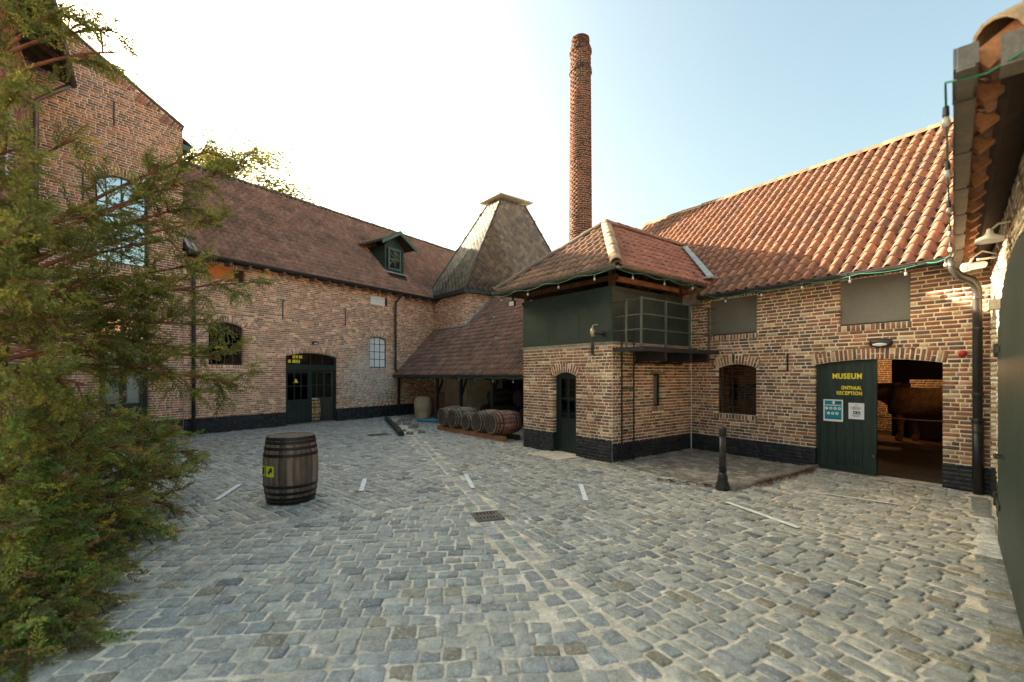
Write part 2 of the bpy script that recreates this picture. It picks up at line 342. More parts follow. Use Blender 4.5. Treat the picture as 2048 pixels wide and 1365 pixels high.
def wall(parent, name, M, outline, holes, lim, zr, plinth=.45, pal=PAL_M, thick=.3, course=.066, near=True, n_ind=300,
         bmat='brick', mmat='mortar', ring=.2, sills=(), depth=.15, ulen=.21, jt=.018, extra_out=(), plinth_holes=()):
    mb = MB()
    polys = [outline]+[arch_poly(h, e=.004) for h in holes]
    flat = [p for q in polys for p in q]; tris = tessellate_polygon([[Vector((u, z, 0)) for u, z in q] for q in polys])
    for yy in (.005, thick):
        mb.add([(u, yy, z) for u, z in flat], [tuple(t) for t in tris])
    for q in polys:
        n = len(q); mb.add([(u, .005, z) for u, z in q]+[(u, thick, z) for u, z in q], [(i, n+i, n+(i+1) % n, (i+1) % n) for i in range(n)])
    w = mb.build(name, mmat, parent, M)
    L = []; K = []                                                        # u,z,w,h,rot,col
    for h in holes:
        if ring and h[3] > plinth: voussoirs(h, ring, L, pal, jt=jt)
    for s in sills:                                                       # row of upright bricks under a window: (u0,u1,ztop)
        n = max(2, int((s[1]-s[0])/.068)); pw = (s[1]-s[0])/n
        for k in range(n): L.append((s[0]+pw*(k+.5), s[2]-.055, .10, pw-.018, PI/2, RD.choice(pal)))
    z = zr[0]; row = 0
    while z < zr[1]-.02:
        h = course-jt; zc = z+h/2; a, b = lim(zc); ivs = [(a, b)]
        cuts = [iv for iv in (arch_iv(hh, zc, ring if hh[3] > plinth else 0) for hh in holes) if iv]
        cuts += [(s[0], s[1]) for s in sills if s[2]-.115 < zc < s[2]]
        for c in cuts: ivs = [q for (p0, p1) in ivs for q in ((p0, min(p1, c[0])), (max(p0, c[1]), p1)) if q[1]-q[0] > .02]
        for (p0, p1) in ivs:
            u = p0+.002; first = True
            while u < p1-.015:
                ln = ulen if RD.random() < .58 else ulen*.49
                if first: ln = (ulen, ulen*.49, ulen*.75)[row % 3]; first = False
                ln *= RD.uniform(.93, 1.05)
                last = p1-u < ln+.05
                if last: ln = p1-u+jt-.002
                (K if zc < plinth else L).append((u+(ln-jt)/2, zc, max(.01, ln-jt), h, RD.gauss(0, .004), RD.choice(PAL_K if zc < plinth else pal)))
                u += ln
                if last: break
        z += course; row += 1
    for lst, mat_, nm, ni in ((L, bmat, 'brick', n_ind), (K, 'plinth_brick', 'plinth_brick', 40 if n_ind else 0)):
        T = []; Ms = []; C = []
        for (u, zz, ww, hh, rot, c) in lst:
            T.append(RD.randrange(6)+(6 if ww < .14 else 0)); cs, sn = math.cos(rot), math.sin(rot); yf = -.005+RD.uniform(-.003, .003)
            Ms.append([[ww*cs, 0, -hh*sn, u], [0, depth, 0, yf], [ww*sn, 0, hh*cs, zz], [0, 0, 0, 1]]); g = RD.uniform(.8, 1.2)
            C.append((c[0]*g, c[1]*g, c[2]*g))
        emit(w, BR_NEAR if near else BR_FAR, T, Ms, C, nm, mat_, ni, 14)
    if plinth > 0:                                                        # painted joints of the plinth
        mb = MB(); a, b = lim(.1); ivs = [(a, b)]
        for hh in holes:
            if hh[2] < .2: ivs = [q for (p0, p1) in ivs for q in ((p0, min(p1, hh[0])), (max(p0, hh[1]), p1)) if q[1]-q[0] > .02]
        for p0, p1 in ivs: MB().box(p0, p1, -.001, .01, zr[0]-.01, plinth-.01).build('plinth', 'plinth_paint', w)
        for hh in holes:
            if hh[2] < .2:
                for uu in (hh[0], hh[1]): MB().box(uu-.0035, uu+.0035, -.0005, thick-.05, zr[0]-.01, plinth-.012).build('plinth', 'plinth_paint', w)
    return w

# ------------------------------------------------------------------ windows and doors
def window(parent, h, y, cols, rows, fmat='black_metal', pmat='glass_dark', fw=.045, bw=.022, d=.05, name='window', bars=True, backing=None):
    u0, u1, z0, zs, za = h; zt = za+.03; u0 -= .01; u1 += .01; z0 -= .01
    mb = MB(); mb.box(u0, u0+fw, y, y+d, z0, zt); mb.box(u1-fw, u1, y, y+d, z0, zt); mb.box(u0+fw, u1-fw, y, y+d, z0, z0+fw)
    if za-zs > .01:                                                       # arched head
        pts = [(p[0], p[1]) for p in arch_poly((u0+fw, u1-fw, z0, zs-fw*.6, za-fw*.6), 8)][2:]
        for (a, b), (c, e) in zip(pts, pts[1:]): mb.add([(a, y, b), (c, y, e), (c, y, zt), (a, y, zt), (a, y+d, b), (c, y+d, e), (c, y+d, zt), (a, y+d, zt)], [(0, 1, 2, 3), (7, 6, 5, 4), (0, 4, 5, 1)])
    else: mb.box(u0+fw, u1-fw, y, y+d, zs+.01-fw, zs+.01)
    w = mb.build(name, fmat, parent)
    cw = (u1-u0-2*fw)/cols; zz0 = z0+fw; zz1 = (za if za-zs > .01 else zs+.01-fw); rh = (zz1-zz0)/rows
    for i in range(cols):
        for j in range(rows): MB().box(u0+fw+cw*i+.002, u0+fw+cw*(i+1)-.002, y+d*.4, y+d*.5, zz0+rh*j+.002, zz0+rh*(j+1)-.002).build('pane', pmat, w)
    if bars:
        for i in range(1, cols): MB().box(u0+fw+cw*i-bw/2, u0+fw+cw*i+bw/2, y+.004, y+d-.004, zz0, zz1).build('glazing_bar', fmat, w)
        for j in range(1, rows): MB().box(u0+fw, u1-fw, y+.007, y+d-.007, zz0+rh*j-bw/2, zz0+rh*j+bw/2).build('glazing_bar', fmat, w)
    if backing: MB().box(u0, u1, y+d+.03, y+d+.04, z0, zt).build('blind', backing, w)
    return w
def leaf(parent, u0, u1, z0, z1, y, mat, glass=None, cols=2, rows=2, planks=5, M=None, pmat='glass_dark', name='door'):
    """door leaf: rails, boards below, glazed part glass=(za,zb)"""
    d = .045; st = .07; mb = MB()
    mb.box(u0, u0+st, y, y+d, z0, z1); mb.box(u1-st, u1, y, y+d, z0, z1); mb.box(u0+st, u1-st, y, y+d, z0, z0+.1); mb.box(u0+st, u1-st, y, y+d, z1-st, z1)
    if glass: mb.box(u0+st, u1-st, y, y+d, glass[0]-.08, glass[0])
    o = mb.build(name, mat, parent, M); top = glass[0]-.08 if glass else z1-st; n = planks; pw = (u1-u0-2*st)/n
    for k in range(n): MB().box(u0+st+pw*k+.003, u0+st+pw*(k+1)-.003, y+.012, y+d-.008, z0+.1, top).build('board', mat, o)
    if glass:
        g0, g1 = glass[0], z1-st; cw = (u1-u0-2*st)/cols; rh = (g1-g0)/rows
        for i in range(cols):
            for j in range(rows): MB().box(u0+st+cw*i+.002, u0+st+cw*(i+1)-.002, y+.018, y+.022, g0+rh*j+.002, g0+rh*(j+1)-.002).build('pane', pmat, o)
        for i in range(1, cols): MB().box(u0+st+cw*i-.015, u0+st+cw*i+.015, y+.006, y+.036, g0, g1).build('glazing_bar', mat, o)
        for j in range(1, rows): MB().box(u0+st, u1-st, y+.009, y+.033, g0+rh*j-.015, g0+rh*j+.015).build('glazing_bar', mat, o)
    return o

# ------------------------------------------------------------------ roofs
def pantile(nx=8, w=.21, L=.34, amp=.040):
    V = []; F = []
    for s in (0., L):
        for i in range(nx+1):
            x = -w*.5+w*min(i, nx-1)/(nx-1); f = x/w+.5; z = amp*math.sin(2*PI*(f**.85-.5))+.026*(f-.5)
            if i == nx: x += .006; z -= .045
            V.append((x, s, z+(.016 if s == 0 else 0)))
    n = nx+1
    for i in range(nx): F.append((i, i+1, n+i+1, n+i))
    V += [(V[i][0], 0, V[i][2]-.024) for i in range(n)]
    for i in range(nx): F.append((2*n+i, 2*n+i+1, i+1, i))
    V += [(V[i][0], .12, V[i][2]-.034) for i in range(n)]
    for i in range(nx): F.append((3*n+i, 3*n+i+1, 2*n+i+1, 2*n+i))
    return V, F
def inpoly(p, poly):
    x, y = p; c = False; n = len(poly)
    for i in range(n):
        (x1, y1), (x2, y2) = poly[i], poly[(i+1) % n]
        if (y1 > y) != (y2 > y) and x < (x2-x1)*(y-y1)/(y2-y1)+x1: c = not c
    return c
def roof_plane(parent, name, o, a, s, poly, pal, tmat='tile', w=.21, ex=.28, n_ind=300, nx=8, under=.06, holes=(), cover=None, amp=.040, wild=0.):
    """o origin on the eave, a along, s up the slope; poly in (a,s) metres; deck + pantiles"""
    o, a, s = Vector(o), Vector(a).normalized(), Vector(s).normalized(); n = a.cross(s).normalized()
    if n.z < 0: n = -n
    mb = MB(); mb.slab([o+a*p+s*q-n*.03 for p, q in poly], -n*under); deck = mb.build(name, 'deck', parent)
    t = [pantile(nx, w, ex+.07, amp)]; T = []; Ms = []; C = []
    s0 = min(q for p, q in poly); s1 = max(q for p, q in poly); a0 = min(p for p, q in poly); a1 = max(p for p, q in poly)
    right = a.cross(s).dot(n) > 0
    for j in range(int((s1-s0)/ex)+1):
        for i in range(int((a1-a0)/w)+1):
            p = a0+w*(i+.5); q = s0+ex*j
            if not inpoly((p, q+ex*.5), poly) or any(inpoly((p, q+ex*.5), h) for h in holes): continue
            if RD.random() < .0006: continue
            jit = RD.gauss(0, .006); up = RD.uniform(0, .006); P = o+a*p+s*(q-.04+RD.uniform(-.008, .008))+n*(.022+up)
            A = (a+s*RD.gauss(0, .008)+n*RD.gauss(0, .012)); S = s-n*(.075+RD.gauss(0, .01)); N = A.cross(S)
            if N.dot(n) < 0: N = -N
            Ms.append([[A[k], S[k], N[k], P[k]] for k in range(3)]+[[0, 0, 0, 1]]); T.append(0)
            c = RD.choice(pal); g = RD.uniform(.92, 1.08); C.append((c[0]*g, c[1]*g, c[2]*g))
    emit(deck, t, T, Ms, C, 'tile', tmat, n_ind, 12, True)
    return deck
def ridge(parent, pts, r=.11, step=.34, pal=((.26, .15, .10),), mat='tile', n_ind=60, name='ridge_tile'):
    N = 7; V = []; F = []
    for s, rr in ((0, 1.06), (1.08, .94)):
        for i in range(N+1): t = PI*i/N; V.append((math.cos(t)*rr, s, math.sin(t)*rr))
    for i in range(N): F.append((i, N+1+i, N+2+i, i+1))
    V += [(v[0]*.86, v[1], v[2]*.86) for v in V[:N+1]]
    for i in range(N): F.append((2*N+2+i, i, i+1, 2*N+3+i))
    T = []; Ms = []; C = []
    for p, q in zip(pts, pts[1:]):
        p, q = Vector(p), Vector(q); d = (q-p); n = max(1, int(d.length/step)); d.normalize(); x = d.cross(Vector((0, 0, 1))).normalized(); z = x.cross(d)
        L = (q-p).length/n
        for k in range(n):
            P = p+d*L*k+z*RD.uniform(-.008, .008); zz = z+x*RD.gauss(0, .03)
            Ms.append([[x[m]*r, d[m]*L, zz[m]*r, P[m]] for m in range(3)]+[[0, 0, 0, 1]]); T.append(0); c = RD.choice(pal); g = RD.uniform(.8, 1.2); C.append(tuple(v*g for v in c))
    emit(parent, [(V, F)], T, Ms, C, name, mat, n_ind, 6, True)
def gutter(parent, p, q, r=.065, mat='gutter_dark', name='gutter'):
    p, q = Vector(p), Vector(q); d = (q-p).normalized(); x = d.cross(Vector((0, 0, 1))).normalized(); z = Vector((0, 0, 1)); mb = MB(); N = 8; vs = []
    prof = [(math.cos(PI+PI*i/N)*r, math.sin(PI+PI*i/N)*r) for i in range(N+1)]+[(r+.012, .004), (r+.012, .014)]+[(math.cos(2*PI-PI*i/N)*(r-.006), math.sin(2*PI-PI*i/N)*(r-.006)) for i in range(N+1)]+[(-r-.012, .014), (-r-.012, .004)]
    n = len(prof); vs = [p+x*a+z*b for a, b in prof]+[q+x*a+z*b for a, b in prof]
    mb.add(vs, [(i, n+i, n+(i+1) % n, (i+1) % n) for i in range(n)]+[tuple(range(n)), tuple(reversed(range(n, 2*n)))])
    g = mb.build(name, mat, parent)
    L = (q-p).length
    for k in range(int(L/.9)+1):
        c = p+d*(.15+.9*k)
        if (.15+.9*k) < L-.05: MB().tube([c+x*(r+.004)*math.cos(t)+z*(r+.004)*math.sin(t) for t in [PI+PI*i/6 for i in range(7)]], .006, 5).build('gutter_bracket', mat, g)
    return g
def pipe(parent, pts, r, mat, name='downpipe', n=12, clips=()):
    o = MB().tube(pts, r, n).build(name, mat, parent, smooth=True)
    for z in clips:
        p = pts[-1]; MB().lathe([(r+.002, -.02), (r+.012, -.015), (r+.012, .015), (r+.002, .02)], n, (p[0], p[1], z)).build('pipe_clip', mat, o)
    return o

FL = frame(-9.18, 13.44, .559, .829); FM = frame(4.19, 10.83, .5535, -.8329); FS = frame(.278, 11.25, .62, -.785)
FRt = frame(6.93, 6.73, -.689, -.725); FW = frame(-9.19, 8.32, -.618, .786)
def inv(Fm): return np.linalg.inv(Fm)
def to(Fm, x, y, z=0.): p = Fm @ np.array([x, y, z, 1.]); return (p[0], p[1], p[2])
def loc(Fm, x, y, z=0.): p = inv(Fm) @ np.array([x, y, z, 1.]); return (p[0], p[1], p[2])

# ------------------------------------------------------------------ ground and paving
gm = MB(); gm.add([(-300, -300, -.011), (300, -300, -.011), (300, 300, -.011), (-300, 300, -.011)], [(0, 1, 2, 3)])
ground = gm.build('ground', 'sand'); ground['kind'] = 'structure'
def cobble_tmpl(n=12, sq=.35):
    out = []
    for k in range(14):
        ring = []
        for (cx, cy) in ((.5, -.5), (.5, .5), (-.5, .5), (-.5, -.5)):
            c1, c2 = RD.uniform(.05, sq*.5), RD.uniform(.05, sq*.5); jt_ = lambda: RD.uniform(-.03, .03)
            a_ = (cx*(1-2*c1)+jt_(), cy+jt_()); b_ = (cx+jt_(), cy*(1-2*c2)+jt_()); m_ = (cx*(1-c1*.55), cy*(1-c2*.55))
            ring += [a_, m_, b_] if cx*cy < 0 else [b_, m_, a_]
        dome = RD.uniform(-.1, .3); tl = (RD.uniform(-.22, .22), RD.uniform(-.22, .22)); V = []; F = []
        for sc, z in ((1.0, -1.), (1.0, -.32), (.96, -.12), (.84, -.01)):
            V += [(x*sc, y*sc, z+(x*tl[0]+y*tl[1] if z > -.9 else 0)+(RD.uniform(-.08, .08) if z > -.3 else 0)) for x, y in ring]
        V.append((0, 0, dome*.2))
        for r in range(3):
            for i in range(n): F.append((r*n+i, r*n+(i+1) % n, (r+1)*n+(i+1) % n, (r+1)*n+i))
        for i in range(n): F.append((3*n+i, 3*n+(i+1) % n, 4*n))
        out.append((V, F))
    return out
CB = cobble_tmpl(12, .38); CBR = cobble_tmpl(12, .2)
PC = np.array((-.3, 5.69)); DC = np.array((.32, -.947)); DC /= np.linalg.norm(DC); NC = np.array((-DC[1], DC[0]))  # the drainage channel; NC points right
PAV = [(1.97, 9.12), (3.17, 7.02), (5.5, 8.7), (4.19, 10.83)]
iL, iM, iS, iR, iW = inv(FL), inv(FM), inv(FS), inv(FRt), inv(FW)
def open_ground(x, y):
    q = np.array([x, y, 0, 1.])
    if (iL @ q)[1] > -.02 or (iR @ q)[1] > -.12 and (iR @ q)[0] > .2: return False
    m = iM @ q
    if m[1] > .0 and m[0] > -.5: return False
    if m[1] > -.02 and m[0] > 2.5 and not (2.6 < m[0] < 4.4): return False
    s_ = iS @ q
    if s_[1] > -.02 and -.05 < s_[0] < 2.74: return False
    if s_[1] > 3 or (iW @ q)[1] > 0: return False
    px = 1024+930*x/max(y, .1); py = 750+930*CAMH/max(y, .1)
    return y > 2.0 and -80 < px < 2130 and py < 1440
PAL_C = [(0.366, 0.364, 0.320), (0.311, 0.318, 0.285), (0.428, 0.414, 0.359), (0.260, 0.261, 0.244), (0.360, 0.352, 0.302), (0.458, 0.436, 0.364), (0.396, 0.373, 0.310)]
def lay(d, reg, pitch, length, joint, bounds, tm, off=0., pal=PAL_C, zj=.006):
    d = np.array(d, float); d /= np.linalg.norm(d); p = np.array((-d[1], d[0])); T = []; Ms = []; C = []
    c0 = np.array((0., 8.)); rng = bounds
    v = -rng
    while v < rng:
        w = pitch*RD.uniform(.9, 1.1); u = -rng+RD.uniform(0, .2); dr = 0
        while u < rng:
            ln = max(length*.55, RD.gauss(length, length*.17)); c = c0+d*(u+ln/2)+p*(v+.018*math.sin(u*1.7+v*3))
            u += ln
            if c[1] < 1.9 or not reg(c[0], c[1]) or not open_ground(c[0], c[1]): continue
            a = math.atan2(d[1], d[0])+RD.gauss(0, .045); cs, sn = math.cos(a), math.sin(a)
            jj = joint*RD.uniform(.6, 1.5); lx, ly = max(.05, ln-jj), max(.05, w-jj*RD.uniform(.6, 1.3)); dep = .05
            Ms.append([[cs*lx, -sn*ly, 0, c[0]], [sn*lx, cs*ly, 0, c[1]], [0, 0, dep, RD.uniform(-zj, zj)+off], [0, 0, 0, 1]])
            T.append(RD.randrange(14)); q = RD.choice(pal); g = RD.uniform(.85, 1.15); b = RD.random()
            if b < .035: q = (.30, .26, .18)
            elif b < .10: q = (.36, .36, .34)
            elif b < .13: q = (.16, .17, .17)
            C.append(tuple(e*g for e in q))
        v += w
    return T, Ms, C
def side(x, y): return (np.array((x, y))-PC) @ NC
b1 = np.array((-3.82, 5.19)); b2 = np.array((-.44, 6.44)); bn = b2-b1; bn = np.array((-bn[1], bn[0]))/np.linalg.norm(bn)
def beyond(x, y): return (np.array((x, y))-b1) @ bn > .12*math.sin(x*5)
paving = link('paving', arrays_mesh('paving', np.array([(-.01, 5, -.03), (.01, 5, -.03), (0, 5.02, -.03)]), [0, 1, 2], [3]), 'sand'); paving['kind'] = 'structure'
ROWS = [lay((.75, -.66), lambda x, y: side(x, y) < -.2 and beyond(x, y) and not inpoly((x, y), PAV), .125, .20, .014, 24, CB),
        lay((1, .1), lambda x, y: side(x, y) < -.2 and not beyond(x, y), .15, .172, .015, 7, CB),
        lay((.50, -.866), lambda x, y: side(x, y) > .2 and not inpoly((x, y), PAV) and not ((iR @ np.array([x, y, 0, 1.]))[1] > -.24), .122, .195, .018, 16, CB)]
T, Ms, C = [sum((r[i] for r in ROWS), []) for i in range(3)]
for o_ in (-.11, .06):                                                    # two rows set lengthwise along the channel
    t = -8.
    while t < 7:
        ln = RD.uniform(.16, .24); c = PC+DC*(t+ln/2)+NC*(o_+.02); t += ln
        if not open_ground(*c) or abs(t-.1) < .2: continue
        a = math.atan2(DC[1], DC[0])+RD.gauss(0, .03); cs, sn = math.cos(a), math.sin(a)
        Ms.append([[cs*(ln-.02), -sn*.15, 0, c[0]], [sn*(ln-.02), cs*.15, 0, c[1]], [0, 0, .05, -.006], [0, 0, 0, 1]]); T.append(RD.randrange(14)); q = RD.choice(PAL_C); C.append(tuple(e*RD.uniform(.95, 1.15) for e in q))
u = .3
while u < 7.0:                                                            # pale stones laid crosswise along the stable wall
    w_ = RD.uniform(.1, .15); p = to(FRt, u+w_/2, -.13+RD.uniform(-.03, .03)); u += w_; a = math.atan2(FRt[1, 1], FRt[0, 1])+RD.gauss(0, .05); cs, sn = math.cos(a), math.sin(a)
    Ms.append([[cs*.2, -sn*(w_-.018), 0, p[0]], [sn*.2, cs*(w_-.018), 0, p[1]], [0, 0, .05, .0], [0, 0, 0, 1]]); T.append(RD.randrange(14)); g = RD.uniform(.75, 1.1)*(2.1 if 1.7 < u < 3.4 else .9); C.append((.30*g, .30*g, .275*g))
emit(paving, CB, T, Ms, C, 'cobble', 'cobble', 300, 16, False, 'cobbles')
# raised brown pavement between the tank house and the museum wall
pv = MB(); pv.slab([(*p, .012) for p in PAV], (0, 0, -.06)); pavement = pv.build('pavement', 'kerb'); pavement['kind'] = 'structure'
d_ = (.62, -.785); T = []; Ms = []; C = []; dd = np.array(d_)/math.hypot(*d_); pp = np.array((-dd[1], dd[0])); v = -4
while v < 4:
    u = -4+RD.uniform(0, .1)
    while u < 4:
        ln = RD.choice((.2, .2, .1)); c = np.array((3.6, 9.))+dd*(u+ln/2)+pp*v; u += ln
        if not inpoly(c, PAV) or not open_ground(*c): continue
        Ms.append([[dd[0]*(ln-.008), pp[0]*.092, 0, c[0]], [dd[1]*(ln-.008), pp[1]*.092, 0, c[1]], [0, 0, .04, .02+RD.uniform(-.004, .004)], [0, 0, 0, 1]]); T.append(RD.randrange(14))
        q = RD.choice([(.22, .185, .15), (.27, .235, .19), (.18, .15, .125), (.34, .30, .25)]); C.append(q)
    v += .1
emit(pavement, CBR, T, Ms, C, 'sett', 'setts', 150, 6)
ka, kb = np.array((3.22, 7.02)), np.array((5.52, 8.69)); kd = (kb-ka)/np.linalg.norm(kb-ka); kn = np.array((kd[1], -kd[0])); t = 0
while t < 2.75:
    ln = RD.uniform(.28, .55); c = ka+kd*(t+ln/2)+kn*.06; a = math.atan2(kd[1], kd[0])+RD.gauss(0, .03); V, F_ = CBR[RD.randrange(14)]
    cs, sn = math.cos(a), math.sin(a); me = arrays_mesh('kerb_stone', V, [j for f in F_ for j in f], [len(f) for f in F_], np.ones((len(V), 3)))
    link('kerb_stone', me, 'kerb', pavement, [[cs*ln, -sn*.17, 0, c[0]], [sn*ln, cs*.17, 0, c[1]], [0, 0, .12, .06+RD.uniform(-.012, .012)], [0, 0, 0, 1]]); t += ln+.005

# ------------------------------------------------------------------ shared shapes
def shell(parent, x0, x1, y0, y1, z0, z1, mat='interior_dark', t=.08, ceil=True, left=True, right=True):
    """inside of a room: back, side walls, ceiling, floor"""
    MB().box(x0, x1, y1, y1+t, z0, z1).build('back_wall', mat, parent)
    if left: MB().box(x0-t, x0, y0, y1+t, z0, z1).build('side_wall', mat, parent)
    if right: MB().box(x1, x1+t, y0, y1+t, z0, z1).build('side_wall', mat, parent)
    if ceil: MB().box(x0-t, x1+t, y0, y1+t, z1, z1+t).build('ceiling', mat, parent)
    MB().box(x0-t, x1+t, y0, y1+t, z0-t, z0).build('floor', mat, parent)
def anchor(parent, u, z0, z1, hook=.06):
    mb = MB(); mb.box(u-.014, u+.014, -.03, -.008, z0, z1); mb.box(u-.014, u+hook, -.031, -.009, z1-.03, z1+.004); mb.build('wall_anchor', 'black_metal', parent)
def bulkhead(M, label, w=.28):
    t = thing('wall_lamp', label, 'lamp', M, None)
    prof = [(.0, 0), (1, 0), (1, .35), (.94, .7), (.7, 1), (0, 1.02)]
    mb = MB(); n = 20; vs = []
    for r, dz in prof: vs += [(math.copysign(abs(math.cos(a))**.7, math.cos(a))*r*w/2, -dz*.075, math.copysign(abs(math.sin(a))**.7, math.sin(a))*r*w*.22) for a in (2*PI*k/n for k in range(n))]
    mb.add(vs, [(i*n+k, i*n+(k+1) % n, (i+1)*n+(k+1) % n, (i+1)*n+k) for i in range(len(prof)-1) for k in range(n)]); mb.build('housing', 'lamp_black', t, smooth=True)
    vs = [(math.cos(a)*w*.36, -.062+.02*(abs(math.cos(a))), math.sin(a)*w*.10-w*.09) for a in (2*PI*k/n for k in range(n))]+[(math.cos(a)*w*.3, -.083, math.sin(a)*w*.07-w*.09) for a in (2*PI*k/n for k in range(n))]
    mb = MB(); mb.add(vs, [(k, (k+1) % n, n+(k+1) % n, n+k) for k in range(n)]+[tuple(range(n, 2*n))]); mb.build('diffuser', 'white_plastic', t, smooth=True)
    return t
def text(parent, s, u0, u1, z0, z1, y, mat, name='lettering', bold=.03, depth=.003):
    cu = bpy.data.curves.new(name, 'FONT'); cu.body = s; cu.size = 1; cu.offset = bold; cu.extrude = .02; cu.space_character = 1.12
    o = bpy.data.objects.new(name, cu); COL.objects.link(o); dg = bpy.context.evaluated_depsgraph_get(); me = bpy.data.meshes.new_from_object(o.evaluated_get(dg))
    bpy.data.objects.remove(o); co = np.zeros(len(me.vertices)*3); me.vertices.foreach_get('co', co); co = co.reshape(-1, 3)
    mn, mx = co.min(0), co.max(0); q = np.zeros_like(co); q[:, 0] = u0+(co[:, 0]-mn[0])/(mx[0]-mn[0])*(u1-u0); q[:, 2] = z0+(co[:, 1]-mn[1])/(mx[1]-mn[1])*(z1-z0)
    q[:, 1] = y-depth/2-(co[:, 2]/.02)*depth/2; me.vertices.foreach_set('co', q.ravel().astype(np.float32)); me.materials.clear(); me.update()
    return link(name, me, mat, parent)

# ------------------------------------------------------------------ long brick wing on the left
TL = [(0.313, 0.177, 0.128), (0.343, 0.193, 0.138), (0.294, 0.166, 0.122), (0.359, 0.207, 0.148), (0.326, 0.183, 0.134), (0.277, 0.163, 0.122)]
wing = thing('brick_wing', 'long two storey pale brick wing with tiled roof and small dormer', 'building', FL)
hw1 = (.38, 1.37, 2.03, 3.2, 3.33); hor = (.34, 1.42, 4.58, 5.0, 5.0); hbl = (6.27, 7.2, 4.57, 4.93, 4.93); hw2 = (6.25, 7.13, 2.02, 3.17, 3.28); hdr = (2.75, 4.75, -.02, 2.36, 2.5)
ww = wall(wing, 'wall', None, [(-.27, -.02), (11.2, -.02), (11.2, 5.25), (-.27, 5.25)], [hw1, hor, hbl, hw2, hdr], lambda z: (-.27, 11.2), (0, 5.2), .47, PAL_L, near=False, bmat='brick_far', mmat='mortar_far',
          sills=[(.36, 1.39, 2.03), (6.2, 7.18, 2.02), (6.25, 7.22, 4.57)])
shell(wing, -.3, 11.1, .3, 7.6, 0, 5.3)
window(wing, hw1, .13, 4, 4, 'gutter_dark', 'glass_dark'); window(wing, hw2, .10, 3, 4, 'gutter_dark', 'blind')
MB().box(hbl[0], hbl[1]-.14, .06, .07, hbl[2], hbl[3]).build('white_panel', 'blind', wing); MB().box(hbl[1]-.14, hbl[1], .09, .11, hbl[2], hbl[3]).build('panel_frame', 'wood_dark', wing)
MB().box(hor[0], hor[1]-.32, .05, .06, hor[2], hor[3]).build('orange_panel', 'orange_board', wing); MB().box(hor[1]-.32, hor[1], .12, .14, hor[2], hor[3]).build('dark_panel', 'wood_dark', wing)
# double door with fanlight
df = MB(); df.box(2.74, 2.80, .08, .2, 0, 2.55); df.box(4.68, 4.76, .08, .2, 0, 2.55); df.box(2.80, 4.68, .07, .2, 1.89, 2.05); df.box(3.69, 3.77, .09, .19, 0, 1.89); df.box(2.8, 4.68, .095, .19, 2.05, 2.09)
fr_ = df.build('door_frame', 'green', wing)
for k in range(4): MB().box(2.8+.47*k+.01, 2.8+.47*(k+1)-.01, .14, .145, 2.09, 2.5).build('pane', 'glass_dark', fr_)
for k in range(1, 4): MB().box(2.8+.47*k-.012, 2.8+.47*k+.012, .125, .16, 2.09, 2.5).build('glazing_bar', 'green', fr_)
for r_, (zz, sp) in enumerate(((2.30, [(.24, .1), (.36, .1), (.48, .12)]), (2.14, [(.08, .1), (.24, .12), (.38, .13)]))):
    for (a_, w_) in sp: MB().box(2.82+a_, 2.82+a_+w_, .128, .132, zz, zz+.11).build('yellow_lettering', 'yellow', fr_)
lf = leaf(wing, 2.8, 3.69, .03, 1.88, .11, 'green', (.86, 0), 3, 2, 7)
tri = MB(); tri.prism([(3.07, 1.45), (3.27, 1.45), (3.18, 1.6)], .122, .126); tri.build('yellow_triangle', 'yellow', lf)
a_ = math.radians(-24); Mh = np.array([[math.cos(a_), -math.sin(a_), 0, 4.68], [math.sin(a_), math.cos(a_), 0, .16], [0, 0, 1, 0], [0, 0, 0, 1.]])
lf2 = leaf(wing, -.89, 0, .03, 1.88, 0, 'dark_green', (.9, 0), 3, 2, 5, M=Mh); MB().box(-.8, -.55, -.008, -.002, .80, .87).build('door_sign', 'paper', lf2)
MB().box(2.8, 4.68, .0, .3, .0, .03).build('threshold', 'kerb', wing)
anchor(wing, 2.63, 3.6, 4.25, .07); anchor(wing, 5.08, 3.6, 4.25, -.07)
KL = .965; sl = math.hypot(1, KL)
rp = roof_plane(wing, 'roof', (-.28, -.34, 5.16), (1, 0, 0), (0, 1/sl, KL/sl), [(0, 0), (19, 0), (19, 4.34*sl), (0, 4.34*sl)], TL, 'tile_old', holes=[[(7.95, 1.1), (9.05, 1.1), (9.05, 2.55), (8.5, 3.2), (7.95, 2.55)]], ex=.27)
roof_plane(wing, 'roof', (18.7, 8.4, 5.16), (-1, 0, 0), (0, -1/sl, KL/sl), [(0, 0), (19, 0), (19, 4.3*sl), (0, 4.3*sl)], TL, 'tile_old', n_ind=0, nx=4)
zr_ = 5.16+4.34*KL; ridge(wing, [(-.28, 4.0, zr_-.03), (18.7, 4.0, zr_-.03)], .12, .36, ((.13, .10, .075), (.17, .12, .085)), 'tile_old', 60)
gutter(wing, (-.28, -.42, 5.17), (9.95, -.42, 5.17), .07)
for k in range(18): MB().box(.25+.56*k, .33+.56*k, -.34, .02, 5.02, 5.12).build('rafter_end', 'rafter_end', wing)
MB().box(-.28, 9.9, -.36, .0, 5.125, 5.145).build('eave_board', 'wood_dark', wing)
pipe(wing, [(-.06, -.42, 5.12), (-.06, -.42, 5.0), (-.06, -.12, 4.75), (-.06, -.10, 4.6), (-.06, -.10, .02)], .05, 'gutter_dark', clips=(4.4, 3.0, 1.5, .6))
pipe(wing, [(7.5, -.42, 5.12), (7.5, -.42, 5.0), (7.5, -.13, 4.8), (7.5, -.10, 4.65), (7.5, -.10, 1.95), (7.62, -.14, 1.75), (7.66, -.16, 0.02)], .045, 'gutter_dark', clips=(1.2,))
